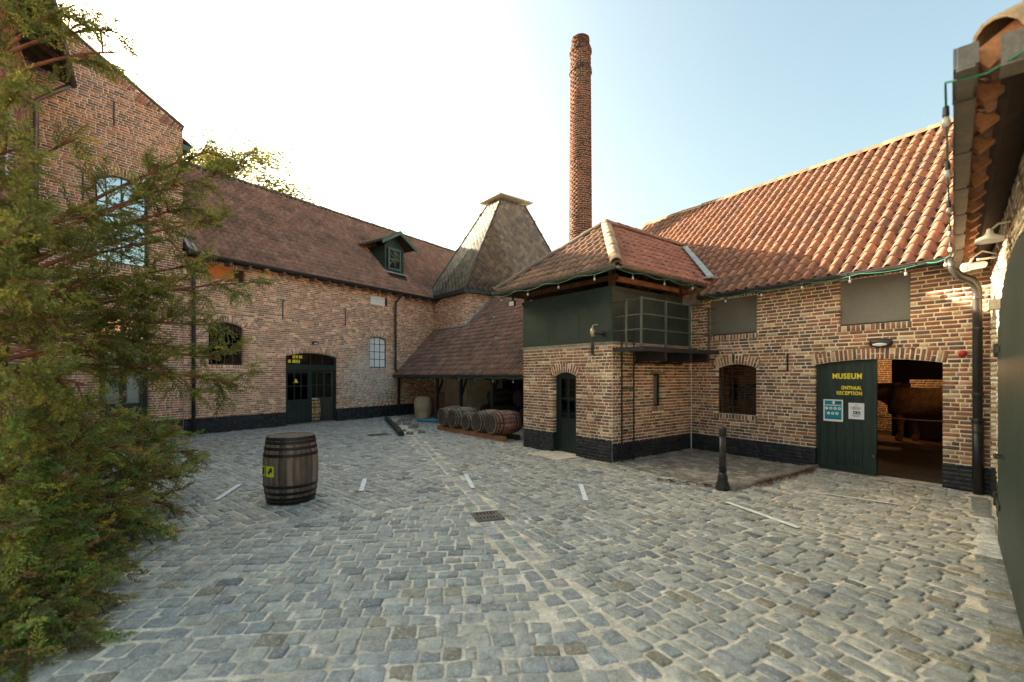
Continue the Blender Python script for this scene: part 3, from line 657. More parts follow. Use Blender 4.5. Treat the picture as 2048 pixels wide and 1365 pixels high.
# lead soaker where the wing roof meets the gable house
MB().add([(-.26, -.3, 5.28), (-.02, -.3, 5.24), (-.02, .7, 6.22), (-.26, .7, 6.3)], [(0, 1, 2, 3)]).build('lead_flashing', 'lead', wing)
# dormer: part of the wing, its pieces one level below
dm = MB(); dm.box(7.68, 7.78, .79, .87, 6.3, 7.42); dm.box(8.68, 8.78, .79, .87, 6.3, 7.42); dm.box(7.78, 8.68, .79, .87, 6.3, 6.42); dm.box(7.78, 8.68, .79, .87, 7.3, 7.42)
dm.add([(7.68, .8, 7.42), (8.78, .8, 7.42), (8.23, .8, 7.95)], [(0, 1, 2)])
for x in (7.69, 8.77): dm.add([(x-.01, .85, 6.3), (x-.01, .85, 7.42), (x-.01, 2.1, 7.42), (x-.01, .85, 6.26), (x+.01, .85, 6.3), (x+.01, .85, 7.42), (x+.01, 2.1, 7.42)], [(0, 1, 2), (4, 5, 6)])
dor = dm.build('dormer', 'green', wing)
wf = MB(); wf.box(7.86, 7.94, .76, .8, 6.38, 7.34); wf.box(8.52, 8.60, .76, .8, 6.38, 7.34); wf.box(7.94, 8.52, .76, .8, 6.38, 6.46); wf.box(7.94, 8.52, .76, .8, 7.26, 7.34); wf.box(8.215, 8.245, .765, .79, 6.46, 7.26); wf.box(7.94, 8.52, .768, .788, 6.85, 6.88)
wf.build('window_frame', 'green_light', dor)
for i in range(2):
    for j in range(2): MB().box(7.945+.29*i, 8.21+.31*i, .782, .786, 6.47+.41*j, 6.84+.41*j).build('pane', 'glass_dark', dor)
MB().box(7.94, 8.52, .83, .84, 6.42, 7.3).build('blind', 'blind_warm', dor)
for sg in (-1, 1):
    ex_ = 8.23+sg*.98; MB().slab([(8.23, .45, 8.02), (ex_, .45, 7.42), (ex_, 2.1, 7.42), (8.23, 2.75, 8.02)], (0, 0, .05)).build('dormer_roof', 'deck', dor)
    MB().slab([(8.23, .38, 7.90), (ex_, .38, 7.32), (ex_, .38, 7.47), (8.23, .38, 8.07)], (0, .06, 0)).build('bargeboard', 'green_light', dor)
    for k in range(7):
        for j in range(3):
            f = j*.34; V, F_ = pantile(5); V = np.array(V); px_ = .5+.22*k
            if px_ > 1.9+f*.5: continue
            s3 = Vector((-sg*.98, 0, .60)).normalized(); a3 = Vector((0, 1, 0)); n3 = Vector((sg*.6, 0, .98)).normalized(); P = Vector((ex_, px_, 7.49))+s3*(f-.03)
            W = [tuple(P+a3*v[0]+s3*v[1]+n3*v[2]) for v in V]; me = arrays_mesh('tile', W, [j2 for ff in F_ for j2 in ff], [len(ff) for ff in F_], np.tile((.2, .13, .1), (len(W), 1))); link('tile', me, 'tile_old', dor)
MB().box(7.5, 8.95, .66, .8, 6.2, 6.26).build('lead_apron', 'lead', dor)
bulkhead(FL @ frame(3.82, -.005, 1, 0, 2.87), 'small black oval lamp above the arched double door', .26)

# ------------------------------------------------------------------ tall gabled house
gab = thing('gabled_house', 'tall brick house with stepped brick gable behind the juniper tree', 'building', FL @ frame(-.29, 0, 1, 0))
def gz(u): return 8.74-.535*u if u > -5 else 11.4+.535*(u+5)
gw = (-1.90, -.80, 4.6, 6.68, 6.88); gd = (-1.83, -.81, .12, 3.24, 3.24)
wall(gab, 'wall', None, [(-6, -.02), (0, -.02), (0, 8.72), (-5, 11.38), (-6, 10.8)], [gw, gd], lambda z: (-5.2 if z < 10.8 else -5.9, 0 if z < 8.6 else min(0, (8.66-z)/.535)), (0, 11.2), .47, PAL_G, thick=.32, near=False, bmat='brick_far', mmat='mortar_far', sills=[(-1.92, -.78, 4.6)])
T = []; Ms = []; C = []                                                   # tumbled triangles of brick along the verge
u = 0.
while u > -4.6:
    for k in range(7):
        uu = u-.068*k*1.0; an = math.atan(.535); zt = gz(uu)-.02; ln = .10+.035*k; T.append(RD.randrange(6)); rot = PI/2-an; cs, sn = math.cos(rot), math.sin(rot)
        cx, cz = uu-math.sin(an)*ln/2, zt-math.cos(an)*ln/2; Ms.append([[ln*cs, 0, -.056*sn, cx], [0, .1, 0, -.012], [ln*sn, 0, .056*cs, cz], [0, 0, 0, 1]]); c = RD.choice(PAL_G); C.append(tuple(v*.85 for v in c))
    u -= .55
gwall = [c for c in gab.children if c.name.startswith('wall')][0]
emit(gwall, BR_FAR, T, Ms, C, 'coping_brick', 'brick_far', 120)
MB().slab([(0.03, -.03, 8.75), (-5.02, -.03, 11.45), (-5.02, .35, 11.45), (0.03, .35, 8.75)], (0, 0, .05)).build('coping', 'kerb', gab)
shell(gab, -6, -.05, .32, 7, 0, 8.6)
MB().slab([(.3, .2, 8.35), (-5, .2, 11.3), (-5, 8, 11.3), (.3, 8, 8.35)], (0, 0, .08)).build('roof', 'tile_plain' if 'tile_plain' in MATS else 'deck', gab)
MB().box(-.02, .18, -.03, 6, 8.12, 8.27).build('eave_gutter', 'green_light', gab)
w_ = window(gab, gw, .12, 2, 3, 'dark_green', 'glass_mirror', .06, .03)
dfm = MB(); dfm.box(-1.84, -1.76, .1, .2, .12, 3.25); dfm.box(-.88, -.80, .1, .2, .12, 3.25); dfm.box(-1.76, -.88, .1, .2, 3.17, 3.25); dfm.box(-1.76, -.88, .09, .2, 2.55, 2.68); dfm.box(-1.36, -1.28, .1, .2, 2.68, 3.17); gf = dfm.build('door_frame', 'dark_green', gab)
for i in (0, 1): MB().box(-1.755+.48*i, -1.365+.48*i, .14, .145, 2.69, 3.16).build('pane', 'glass_mirror', gf)
for i in (0, 1):
    o = leaf(gab, -1.76+.445*i, -1.325+.445*i, .14, 2.54, .12, 'dark_green', (.98, 0), 1, 2, 2, pmat='glass')
    mb = MB(); n = 40; x0, x1 = -1.70+.445*i, -1.385+.445*i; mb.add([(x0+(x1-x0)*k/n, .19+.012*math.sin(k*1.9)+.005*math.sin(k*.7), z) for z in (.98, 2.46) for k in range(n+1)], [(k, k+1, n+2+k, n+1+k) for k in range(n)]); mb.build('curtain', 'curtain', o, smooth=True)
MB().box(-1.95, -.7, -.35, .1, 0, .12).build('doorstep', 'kerb', gab)
anchor(gab, -2.15, 6.0, 6.7, 0.02); anchor(gab, -1.55, 8.1, 8.7, 0.02)
bulkhead(FL @ frame(-1.56, -.005, 1, 0, 3.7), 'black oval lamp above the curtained glazed door', .27)

# ------------------------------------------------------------------ side wing at the far left
sw = thing('side_wing', 'brick side wing with timber eaves mostly hidden by the juniper tree', 'building', FW)
sh1 = (.5, 1.5, 5.4, 6.9, 7.05); sh2 = (.5, 1.5, 1.2, 2.8, 2.95)
wall(sw, 'wall', None, [(-4, -.02), (3.02, -.02), (3.02, 8.6), (-4, 8.6)], [sh1, sh2], lambda z: (-1.2, 3.0), (0, 8.5), .47, PAL_G, near=False, bmat='brick_far', mmat='mortar_far', n_ind=100)
window(sw, sh1, .12, 2, 3, 'white_paint', 'glass_mirror', .07, .035); window(sw, sh2, .12, 2, 3, 'dark_green', 'glass_dark')
shell(sw, -4, 3, .3, 4, 0, 8.5)
MB().slab([(-4, -.62, 8.58), (3.0, -.62, 8.58), (3.0, 3, 11.6), (-4, 3, 11.6)], (0, -.05, .08)).build('roof', 'deck', sw)
for k in range(14): MB().bar((-3.9+.5*k, -.58, 8.52), (-3.9+.5*k, .2, 9.0), .07, .12).build('rafter', 'wood_dark', sw)
gutter(sw, (-4, -.7, 8.62), (2.95, -.7, 8.62), .07)
pipe(sw, [(2.85, -.66, 8.55), (2.85, -.5, 8.4), (2.85, -.1, 8.0), (2.85, -.09, .02)], .05, 'zinc')

# ------------------------------------------------------------------ kiln tower
KX, KY = 2.9, 6.46
FK = frame(*to(FS, -7.85, 3.39)[:2], .62, -.785)                          # local origin: the tower's front corner; tower spans x -2.9..0, y 0..6.46
kiln = thing('kiln_tower', 'square brick kiln tower under a tall slated pyramid roof with cowl', 'kiln', FK)
wall(kiln, 'wall', None, [(-KX, -.02), (0, -.02), (0, 5.25), (-KX, 5.25)], [], lambda z: (-KX, 0), (3.4, 5.2), 0, PAL_L, near=False, bmat='brick_far', mmat='mortar_far', ring=0, n_ind=150)
wall(kiln, 'wall', frame(0, 0, 0, 1), [(0, -.02), (KY, -.02), (KY, 5.25), (0, 5.25)], [], lambda z: (0, KY), (3.5, 5.2), 0, PAL_L, near=False, bmat='brick_far', mmat='mortar_far', ring=0, n_ind=150)
ov = .22; zb, zt_ = 5.3, 9.95; cx_, cy_ = -KX/2, KY/2; tx, ty = .55, .72
B = [(-KX-ov, -ov), (ov, -ov), (ov, KY+ov), (-KX-ov, KY+ov)]; Tp = [(cx_-tx, cy_-ty), (cx_+tx, cy_-ty), (cx_+tx, cy_+ty), (cx_-tx, cy_+ty)]
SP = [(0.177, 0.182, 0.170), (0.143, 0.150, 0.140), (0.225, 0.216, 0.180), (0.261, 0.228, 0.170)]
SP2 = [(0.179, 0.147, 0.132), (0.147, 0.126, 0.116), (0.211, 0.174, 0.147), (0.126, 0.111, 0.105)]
rk = MB(); rk.add([(*p, zb) for p in B]+[(*p, zt_) for p in Tp], [(i, (i+1) % 4, 4+(i+1) % 4, 4+i) for i in range(4)]+[(4, 5, 6, 7), (3, 2, 1, 0)]); pyr = rk.build('roof', 'deck', kiln)
for i in range(4):
    p0, p1, q0, q1 = Vector((*B[i], zb)), Vector((*B[(i+1) % 4], zb)), Vector((*Tp[i], zt_)), Vector((*Tp[(i+1) % 4], zt_)); a = (p1-p0).normalized(); s = ((q0+q1)/2-(p0+p1)/2).normalized(); n = a.cross(s).normalized(); L = (p1-p0).length
    if n.dot((p0+p1)/2-Vector((cx_, cy_, zb))) < 0: n = -n
    s = (s-a*s.dot(a)).normalized(); H_ = ((q0+q1)/2-(p0+p1)/2).dot(s); poly = [(0, 0), (L, 0), ((q1-p0).dot(a), H_), ((q0-p0).dot(a), H_)]
    V = [(0, 0, 0), (.5, .5, 0), (0, 1, -.004), (-.5, .5, 0)]; V = V+[(x, y, z-.02) for x, y, z in V]; V = [(x, y, z) for x, y, z in V]; F_ = [(0, 1, 2, 3), (0, 4, 5, 1), (0, 3, 7, 4)]
    T = []; Ms = []; C = []; g_ = .27; row = 0; q = -.05
    while q < H_:
        for k in range(int(L/g_)+2):
            p = g_*(k+(.5 if row % 2 else 0))
            if not inpoly((p, max(.01, q+g_*.5)), poly): continue
            P = p0+a*p+s*q+n*(.022+RD.uniform(0, .006)); S_ = s-n*.05; ln = g_*1.0
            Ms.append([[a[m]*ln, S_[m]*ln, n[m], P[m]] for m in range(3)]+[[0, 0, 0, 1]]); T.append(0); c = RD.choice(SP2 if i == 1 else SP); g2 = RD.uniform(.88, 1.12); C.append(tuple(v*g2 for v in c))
        q += g_*.5; row += 1
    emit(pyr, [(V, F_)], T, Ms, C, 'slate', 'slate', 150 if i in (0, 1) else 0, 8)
for i in (0, 1, 2): MB().tube([(*B[i], zb+.02), (*Tp[i], zt_+.02)], .05, 6).build('hip_strip', 'slate_edge' if 'slate_edge' in MATS else 'gutter_dark', pyr)
cw = MB(); e = .3; c4 = [(cx_-tx-e, cy_-ty-e), (cx_+tx+e, cy_-ty-e), (cx_+tx+e, cy_+ty+e), (cx_-tx-e, cy_+ty+e)]
cw.add([(*p, zt_+.12) for p in c4]+[(*p, zt_+.17) for p in c4]+[(cx_, cy_-.45, zt_+.5), (cx_, cy_+.45, zt_+.5)], [(3, 2, 1, 0), (0, 1, 5, 4), (1, 2, 6, 5), (2, 3, 7, 6), (3, 0, 4, 7), (4, 5, 8), (6, 7, 9), (5, 6, 9, 8), (7, 4, 8, 9)]); cowl = cw.build('cowl', 'cowl', kiln)
MB().box(cx_-.3, cx_+.3, cy_-.45, cy_+.45, zt_-.02, zt_+.13).build('cowl_neck', 'gutter_dark', cowl)
fb = MB(); fb.box(-KX-.2, .26, -.28, -.02, 5.16, 5.3); fb.box(.02, .28, -.02, KY, 5.16, 5.3); fb.build('eave_gutter', 'green', kiln)

# ------------------------------------------------------------------ open barrel shed
FH = frame(-4.91, 19.77, .62, -.785)
shed = thing('barrel_shed', 'low open fronted shed with mossy tiled lean-to roof over barrels', 'shed', FH)
TSH = [(0.264, 0.149, 0.109), (0.290, 0.161, 0.116), (0.237, 0.137, 0.105), (0.219, 0.133, 0.107), (0.309, 0.177, 0.128), (0.196, 0.126, 0.100)]
ks = .9; sl2 = math.hypot(1, ks)
def sp(y): return y*sl2
roof_plane(shed, 'roof', (0, -.1, 1.72), (1, 0, 0), (0, 1/sl2, ks/sl2), [(0.02, 0), (9.85, 0), (9.85, sp(4.2)), (2.1, sp(4.2)), (2.1, sp(2.25)), (-.68, sp(2.25))], TSH, 'tile_old', w=.2, ex=.25)
for p, q in (((.0, -.1, 1.80), (-.70, 2.1, 3.74)), ((-.75, 2.12, 3.78), (2.06, 2.12, 3.78)), ((2.07, 2.1, 3.8), (2.07, 4.2, 5.68))):
    d = Vector(q)-Vector(p); n_ = max(3, int(d.length/.3))
    for k in range(n_): MB().bar(Vector(p)+d*(k/n_), Vector(p)+d*((k+.96)/n_), .2, .05).build('lead_flashing', 'lead', shed)
for x in (.12, 3.42, 5.05, 6.9, 9.0): MB().box(x-.05, x+.05, .0, .1, 0, 1.66).build('post', 'black_metal', shed)
MB().box(0, 9.85, -.02, .1, 1.58, 1.68).build('front_beam', 'wood_dark', shed)
gutter(shed, (0.02, -.16, 1.70), (9.8, -.16, 1.70), .06)
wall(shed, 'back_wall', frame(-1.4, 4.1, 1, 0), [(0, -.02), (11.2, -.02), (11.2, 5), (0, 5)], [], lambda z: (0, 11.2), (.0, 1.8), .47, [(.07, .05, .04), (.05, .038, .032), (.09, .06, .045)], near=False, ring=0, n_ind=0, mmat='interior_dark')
MB().box(9.85, 9.95, 0, 4.2, 0, 3).build('side_wall', 'interior_dark', shed)
for x in (3.4, 5.05, 6.9): MB().bar((x, .05, .9), (x-.8, .9, 1.9), .06, .06).build('brace', 'wood_dark', shed)

# ------------------------------------------------------------------ tank house
th = thing('tank_house', 'small brick house with green steel tank storey and hipped tile roof', 'building', FS)
sd = (1.03, 1.745, .02, 1.70, 1.785); s2w = (1.36, 1.69, 1.05, 1.75, 1.75)
wall(th, 'wall', None, [(0, -.02), (2.72, -.02), (2.72, 2.34), (0, 2.34)], [sd], lambda z: (0, 2.715), (0, 2.3), .43, PAL_M)
wall(th, 'wall', frame(2.72, 0, 0, 1), [(0, -.02), (2.83, -.02), (2.83, 2.34), (0, 2.34)], [s2w], lambda z: (.005, 2.82), (0, 2.3), .36, PAL_M, sills=[(1.30, 1.75, 1.05)], ring=.08)
MB().box(0, .3, .3, 2.8, 0, 2.3).build('rear_wall', 'interior_dark', th); MB().box(.3, 2.42, 2.5, 2.8, 0, 2.3).build('rear_wall', 'interior_dark', th)
MB().box(-.03, 2.76, -.04, 2.84, 2.335, 2.385).build('stone_ledge', 'kerb', th)
tk = MB(); tk.box(-.0, 2.735, -.015, 2.81, 2.386, 3.47); tank = tk.build('tank', 'tank_green', th)
rim = MB(); rim.box(-.01, 2.75, -.03, -.0155, 3.40, 3.475); rim.box(2.7355, 2.75, -.015, 2.81, 3.40, 3.475); rim.build('tank_rim', 'tank_green', tank)
for k in range(2): MB().box(.9+.92*k, .915+.92*k, -.019, -.0155, 2.39, 3.4).build('seam', 'tank_green', tank)
for k in range(24): MB().box(2.69, 2.705, -.021, -.0155, 2.41+.041*k, 2.422+.041*k).build('rivet', 'tank_green', tank)
for k in (0, 1): MB().tube([(2.745+.0, .95+.0, 3.475+.05*math.cos(t)) if False else (2.74, .95+.05*math.sin(t)+.8*k, 3.52+.05*math.cos(t)) for t in [2*PI*i/10 for i in range(11)]], .009, 5).build('lifting_eye', 'gutter_dark', tank)
fr2 = MB(); fr2.box(1.04, 1.10, .10, .16, .02, 1.82); fr2.box(1.68, 1.74, .10, .16, .02, 1.82); fr2.box(1.10, 1.68, .10, .16, 1.70, 1.82); dfo = fr2.build('door_frame', 'dark_green', th)
leaf(th, 1.105, 1.675, .03, 1.71, .11, 'dark_green', (.76, 0), 2, 2, 3, pmat='glass'); MB().box(1.1, 1.68, .18, .19, .76, 1.7).build('door_blind', 'screen', th)
sw_ = MB(); sw_.box(2.56, 2.60, 1.35, 1.70, 1.04, 1.76); sw_.build('small_window', 'screen', th)
wf2 = MB(); wf2.box(2.60, 2.63, 1.35, 1.40, 1.04, 1.76); wf2.box(2.60, 2.63, 1.65, 1.70, 1.04, 1.76); wf2.box(2.6, 2.63, 1.40, 1.65, 1.04, 1.09); wf2.box(2.6, 2.63, 1.4, 1.65, 1.70, 1.76); wf2.build('small_window_frame', 'dark_green', th)
MB().box(2.70, 2.735, 1.27, 1.78, 1.755, 1.80).build('window_lintel', 'kerb', th)
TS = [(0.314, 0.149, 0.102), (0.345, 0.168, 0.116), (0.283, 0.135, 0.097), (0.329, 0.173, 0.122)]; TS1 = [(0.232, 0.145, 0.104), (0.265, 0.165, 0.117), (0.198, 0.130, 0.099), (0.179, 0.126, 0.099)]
ez, pk, py_ = 3.72, 5.30, 1.42; mx_ = 1.36; ox = .5; oy = .48; hx = mx_+ox
s1 = Vector((0, py_+oy, pk-ez)); L1 = s1.length
roof_plane(th, 'roof', (-ox, -oy, ez), (1, 0, 0), s1, [(0, 0), (2*hx, 0), (hx, L1)], TS1, 'tile_old', w=.2, ex=.26)
s2 = Vector((-hx, 0, pk-ez)); L2 = s2.length
roof_plane(th, 'roof', (2.72+ox, -oy, ez), (0, 1, 0), s2, [(0, 0), (4.0, 0), (6.2, L2), (py_+oy, L2)], TS, 'tile', w=.2, ex=.26)
roof_plane(th, 'roof', (-ox, -oy, ez), (0, 1, 0), Vector((hx, 0, pk-ez)), [(0, 0), (5.0, 0), (6.2, L2), (py_+oy, L2)], TS1, 'tile_old', w=.2, ex=.26, n_ind=0)
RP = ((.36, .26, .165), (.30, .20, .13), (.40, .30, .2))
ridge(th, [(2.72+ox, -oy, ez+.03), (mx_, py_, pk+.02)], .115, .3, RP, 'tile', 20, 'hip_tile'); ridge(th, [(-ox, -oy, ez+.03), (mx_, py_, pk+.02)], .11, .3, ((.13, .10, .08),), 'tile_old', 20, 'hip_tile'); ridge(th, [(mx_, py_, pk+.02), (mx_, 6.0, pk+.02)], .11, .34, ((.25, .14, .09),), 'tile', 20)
gutter(th, (-ox, -oy-.06, ez-.02), (2.72+ox+.06, -oy-.06, ez-.02), .055, 'zinc'); gutter(th, (2.72+ox+.07, -oy, ez-.02), (2.72+ox+.07, 2.45, ez-.02), .055, 'zinc')
for p in ((.06, .04), (2.66, .04), (2.66, 2.4), (.06, 2.4)): MB().box(p[0]-.05, p[0]+.05, p[1]-.03, p[1]+.07, 3.47, 3.95).build('post', 'wood_dark', th)
for k in range(5): MB().bar((.1+.58*k, -oy+.08, ez-.0), (.1+.58*k, .5, ez+.42), .06, .09).build('rafter', 'wood_dark', th)
for k in range(5): MB().bar((2.72+ox-.08, .1+.5*k, ez), (2.3, .1+.5*k, ez+.42), .06, .09).build('rafter', 'wood_dark', th)
MB().box(-.1, 2.8, .02, .1, 3.6, 3.7).build('wall_plate', 'wood_dark', th); MB().box(2.6, 2.7, .1, 2.7, 3.6, 3.7).build('wall_plate', 'wood_eave', th)
MB().box(2.75, 3.08, 2.42, 2.62, 3.30, 3.52).build('beam_end', 'rafter_end', th)

# ------------------------------------------------------------------ museum building
TM = [(0.272, 0.136, 0.088), (0.244, 0.123, 0.081), (0.293, 0.153, 0.098), (0.223, 0.117, 0.081), (0.283, 0.146, 0.095), (0.256, 0.146, 0.103), (0.195, 0.113, 0.084)]
mu = thing('museum_building', 'brick museum building with orange pantile roof and wide arched doorway', 'building', FM)
md = (2.615, 4.406, -.02, 1.915, 1.995); mw = (.61, 1.507, .886, 1.87, 1.955); mu1 = (3.015, 4.011, 2.60, 3.40, 3.40); mu2 = (.45, 1.518, 2.60, 3.38, 3.38)
wall(mu, 'wall', None, [(-.1, -.02), (4.95, -.02), (4.95, 3.5), (-.1, 3.5)], [md, mw, mu1, mu2], lambda z: (0.0, 4.94), (0, 3.42), .38, PAL_M, sills=[(.55, 1.55, .886), (2.98, 4.04, 2.6), (.45, 1.56, 2.6)], n_ind=300, ring=.19)
window(mu, mw, .12, 3, 4, 'black_metal', 'glass_dark', .03, .02)
for h in (mu1, mu2): MB().box(h[0]-.005, h[1]+.005, .05, .06, h[2]-.005, 3.42).build('window_screen', 'screen', mu); MB().box(h[0], h[1], .035, .05, h[2], h[2]+.025).build('screen_rail', 'black_metal', mu)
anchor(mu, 2.136, 1.79, 2.14, .014); anchor(mu, 1.02, 2.0, 2.18, .014)
for u in (2.95, 4.05):                                                    # small iron hooks over the arch
    MB().tube([(u-.05, -.03, 2.165), (u-.02, -.035, 2.15), (u, -.03, 2.17), (u+.02, -.035, 2.15), (u+.05, -.03, 2.165)], .008, 5).build('iron_hook', 'black_metal', mu)
KM = .93; sl3 = math.hypot(1, KM); Lm = 3.72*sl3
roof_plane(mu, 'roof', (-4.3, -.33, 3.46), (1, 0, 0), (0, 1/sl3, KM/sl3), [(0, 0), (11.5, 0), (11.5, Lm), (0, Lm)], TM, 'tile', w=.21, ex=.27, nx=10)
roof_plane(mu, 'roof', (7.2, 7.1, 3.46), (-1, 0, 0), (0, -1/sl3, KM/sl3), [(0, 0), (11.5, 0), (11.5, Lm), (0, Lm)], TM, 'tile', n_ind=0, nx=4)
zr2 = 3.46+3.72*KM; ridge(mu, [(-4.3, 3.39, zr2-.02), (7.2, 3.39, zr2-.02)], .12, .38, ((.19, .115, .065), (.155, .095, .06)), 'tile', 40)
MB().prism([(-.3, 3.4), (3.39, zr2-.08), (7.08, 3.4)], 0, .1).build('gable_wall', 'mortar', mu, M=[[0, -1, 0, -4.1], [1, 0, 0, 0], [0, 0, 1, 0], [0, 0, 0, 1]])
gutter(mu, (.45, -.40, 3.43), (4.62, -.40, 3.43), .06, 'gutter_dark')
MB().box(-.1, 4.94, -.3, .0, 3.425, 3.445).build('eave_board', 'wood_dark', mu)
pipe(mu, [(4.60, -.42, 3.40), (4.62, -.42, 3.28), (4.68, -.36, 3.16), (4.78, -.22, 3.1), (4.81, -.13, 3.0), (4.815, -.11, 2.9), (4.82, -.11, .0)], .055, 'gutter_dark', clips=(2.85, 2.4, 1.45, .9))
pipe(mu, [(4.82, -.11, 1.1), (4.82, -.11, .03)], .061, 'black_metal', name='cast_iron_pipe_foot', clips=(1.05,))
# valley lead between museum roof and tank house roof
MB().slab([(-1.24, 1.36, 5.18), (-1.14, 1.40, 5.20), (.56, .02, 3.91), (.44, -.02, 3.89)], (0, -.01, .02)).build('valley_lead', 'lead', mu); MB().box(.40, .64, -.22, .02, 3.86, 3.90).build('valley_lead', 'lead', mu)
# inside: floor, brick walls, ceiling
MB().box(-1.5, 6.5, .3, 8.0, -.05, .0).build('floor', 'interior_floor', mu); MB().box(-1.5, 6.5, .3, 8.0, 2.75, 2.85).build('ceiling', 'interior_dark', mu)
MB().box(-1.6, -1.5, .3, 8.0, 0, 2.8).build('side_wall', 'interior', mu); MB().box(6.5, 6.6, .3, 8.0, 0, 2.8).build('side_wall', 'interior', mu)
wall(mu, 'back_wall', frame(-1.5, 8.0, 1, 0), [(0, -.02), (8, -.02), (8, 2.8), (0, 2.8)], [], lambda z: (0, 8), (0, 2.7), 0, [(.3, .2, .13), (.25, .16, .1), (.34, .24, .16)], near=False, ring=0, n_ind=0)
MB().box(1.95, 2.25, 5.9, 6.2, 0, 2.75).build('inner_post', 'interior_dark', mu); MB().box(2.25, 6.5, 6.0, 6.1, 1.6, 2.75).build('inner_partition', 'interior_dark', mu)
MB().box(2.25, 6.5, 5.98, 6.05, 1.20, 1.38).build('white_beam', 'limewash', mu); MB().box(2.25, 6.5, 6.06, 6.16, 0, 1.2).build('inner_partition', 'interior', mu)
MB().box(-.4, 1.5, 2.2, 2.3, 0, 1.5).build('inner_counter', 'interior', mu)
# sliding plank door with lettering
ml = leaf(mu, 2.60, 3.545, .01, 2.03, .06, 'green', None, planks=6, name='museum_door')
text(ml, 'MUSEUM', 2.88, 3.334, 1.655, 1.757, .066, 'yellow', bold=.035); text(ml, 'ONTHAAL', 3.02, 3.33, 1.465, 1.532, .066, 'yellow', bold=.035); text(ml, 'RECEPTION', 2.945, 3.334, 1.37, 1.437, .066, 'yellow', bold=.035)
MB().box(3.5, 3.53, .02, .06, .32, .36).build('door_stop', 'zinc', ml)
p1 = thing('poster', 'teal notice with rows of round pictograms on the green museum door', 'poster', FM @ frame(2.735, .052, 1, 0, .885))
MB().box(0, .315, 0, .004, 0, .395).build('sheet', 'paper', p1); MB().box(.022, .293, -.002, -.0005, .055, .375).build('teal_panel', 'teal', p1); MB().box(.022, .293, -.004, -.0025, .04, .06).build('dark_band', 'teal_dark', p1); MB().box(.19, .293, -.004, -.0025, .325, .37).build('dark_band', 'teal_dark', p1)
MB().box(.15, .185, -.005, -.0025, .315, .37).build('white_mark', 'paper', p1); MB().box(.035, .28, -.005, -.0025, .285, .30).build('text_line', 'paper', p1)
for x, z in [(.055+.068*k, .235) for k in range(4)]+[(.085+.068*k, .145) for k in range(3)]:
    MB().lathe([(.026, 0), (.026, .003)], 14, (x, -.0025, z), (0, -1, 0)).build('pictogram', 'paper', p1); MB().lathe([(.009, 0), (.009, .002)], 8, (x, -.006, z), (0, -1, 0)).build('pictogram_mark', 'yellow' if x < .1 else 'ink', p1)
p2 = thing('poster', 'small white paper notice with printed lines beside the teal notice', 'poster', FM @ frame(3.135, .052, 1, 0, .95))
MB().box(0, .235, 0, .004, 0, .285).build('sheet', 'paper', p2); MB().box(.07, .175, -.002, -.0005, .085, .14).build('blue_box', 'teal_dark', p2)
for x in (.083, .133): MB().box(x, x+.026, -.004, -.0025, .102, .118).build('white_mark', 'paper', p2)
for k, (a, b) in enumerate(((.09, .14), (.07, .16), (.045, .195), (.05, .19), (.06, .17), (.05, .185), (.07, .16))): z = (.25, .215, .20, .185, .17, .06, .045)[k]; MB().box(a, b, -.002, -.0005, z, z+.006).build('text_line', 'ink', p2)
bulkhead(FM @ frame(3.63, -.005, 1, 0, 2.265), 'large black bulkhead lamp above the museum doorway', .33)
al = thing('fire_alarm', 'round red alarm sounder on the brick by the museum door', 'alarm', FM @ frame(4.638, -.005, 1, 0, 2.045)); MB().lathe([(.05, 0), (.05, .03), (.035, .05), (.02, .055)], 16, (0, 0, 0), (0, -1, 0)).build('body', 'red_plastic', al, smooth=True); MB().lathe([(.018, .05), (.018, .07)], 10, (0, 0, 0), (0, -1, 0)).build('horn', 'red_plastic', al)
for (lx_, ly_, en_, lb_) in ((1.3, 6.4, 13, 'lit pendant lamp by the back wall of the museum hall'), (4.1, 3.9, 3.5, 'lit pendant lamp hanging over the horse in the museum hall')):
  lamp_t = thing('pendant_lamp', lb_, 'lamp', FM @ frame(lx_, ly_, 1, 0, 2.3)); MB().lathe([(.02, .12), (.12, .0), (.125, .01), (.03, .14)], 16).build('lamp_shade', 'lamp_black', lamp_t); MB().lathe([(.0, -.06), (.03, -.045), (.04, -.01), (.02, .03)], 12).build('bulb', 'bulb_lit', lamp_t); MB().tube([(0, 0, .13), (0, 0, .46)], .006, 5).build('cord', 'lamp_black', lamp_t)
  ld = bpy.data.lights.new('pendant_light', 'POINT'); ld.energy = en_; ld.color = (1, .5, .2); ld.shadow_soft_size = .08; lo = bpy.data.objects.new('pendant_light', ld); COL.objects.link(lo); lo.parent = lamp_t; lo.location = (0, 0, -.14)

# ------------------------------------------------------------------ stable at the right edge
stb = thing('stable_building', 'limewashed brick stable with deep timber eaves and big green door', 'building', FRt)
rn = (.16, 1.3, -.02, 2.5, 2.85)
PAL_R = [(.62, .53, .40), (.55, .46, .34), (.34, .22, .15), (.66, .58, .45), (.28, .16, .11), (.5, .4, .29)]
wall(stb, 'wall', None, [(0, -.02), (7.2, -.02), (7.2, 3.55), (0, 3.55)], [rn], lambda z: (0.0, 7.2), (0, 3.5), .42, PAL_R, thick=.5, depth=.42, n_ind=300)
MB().box(.1, 1.4, .5, .56, 0, 3).build('niche_back', 'dark_green', stb)
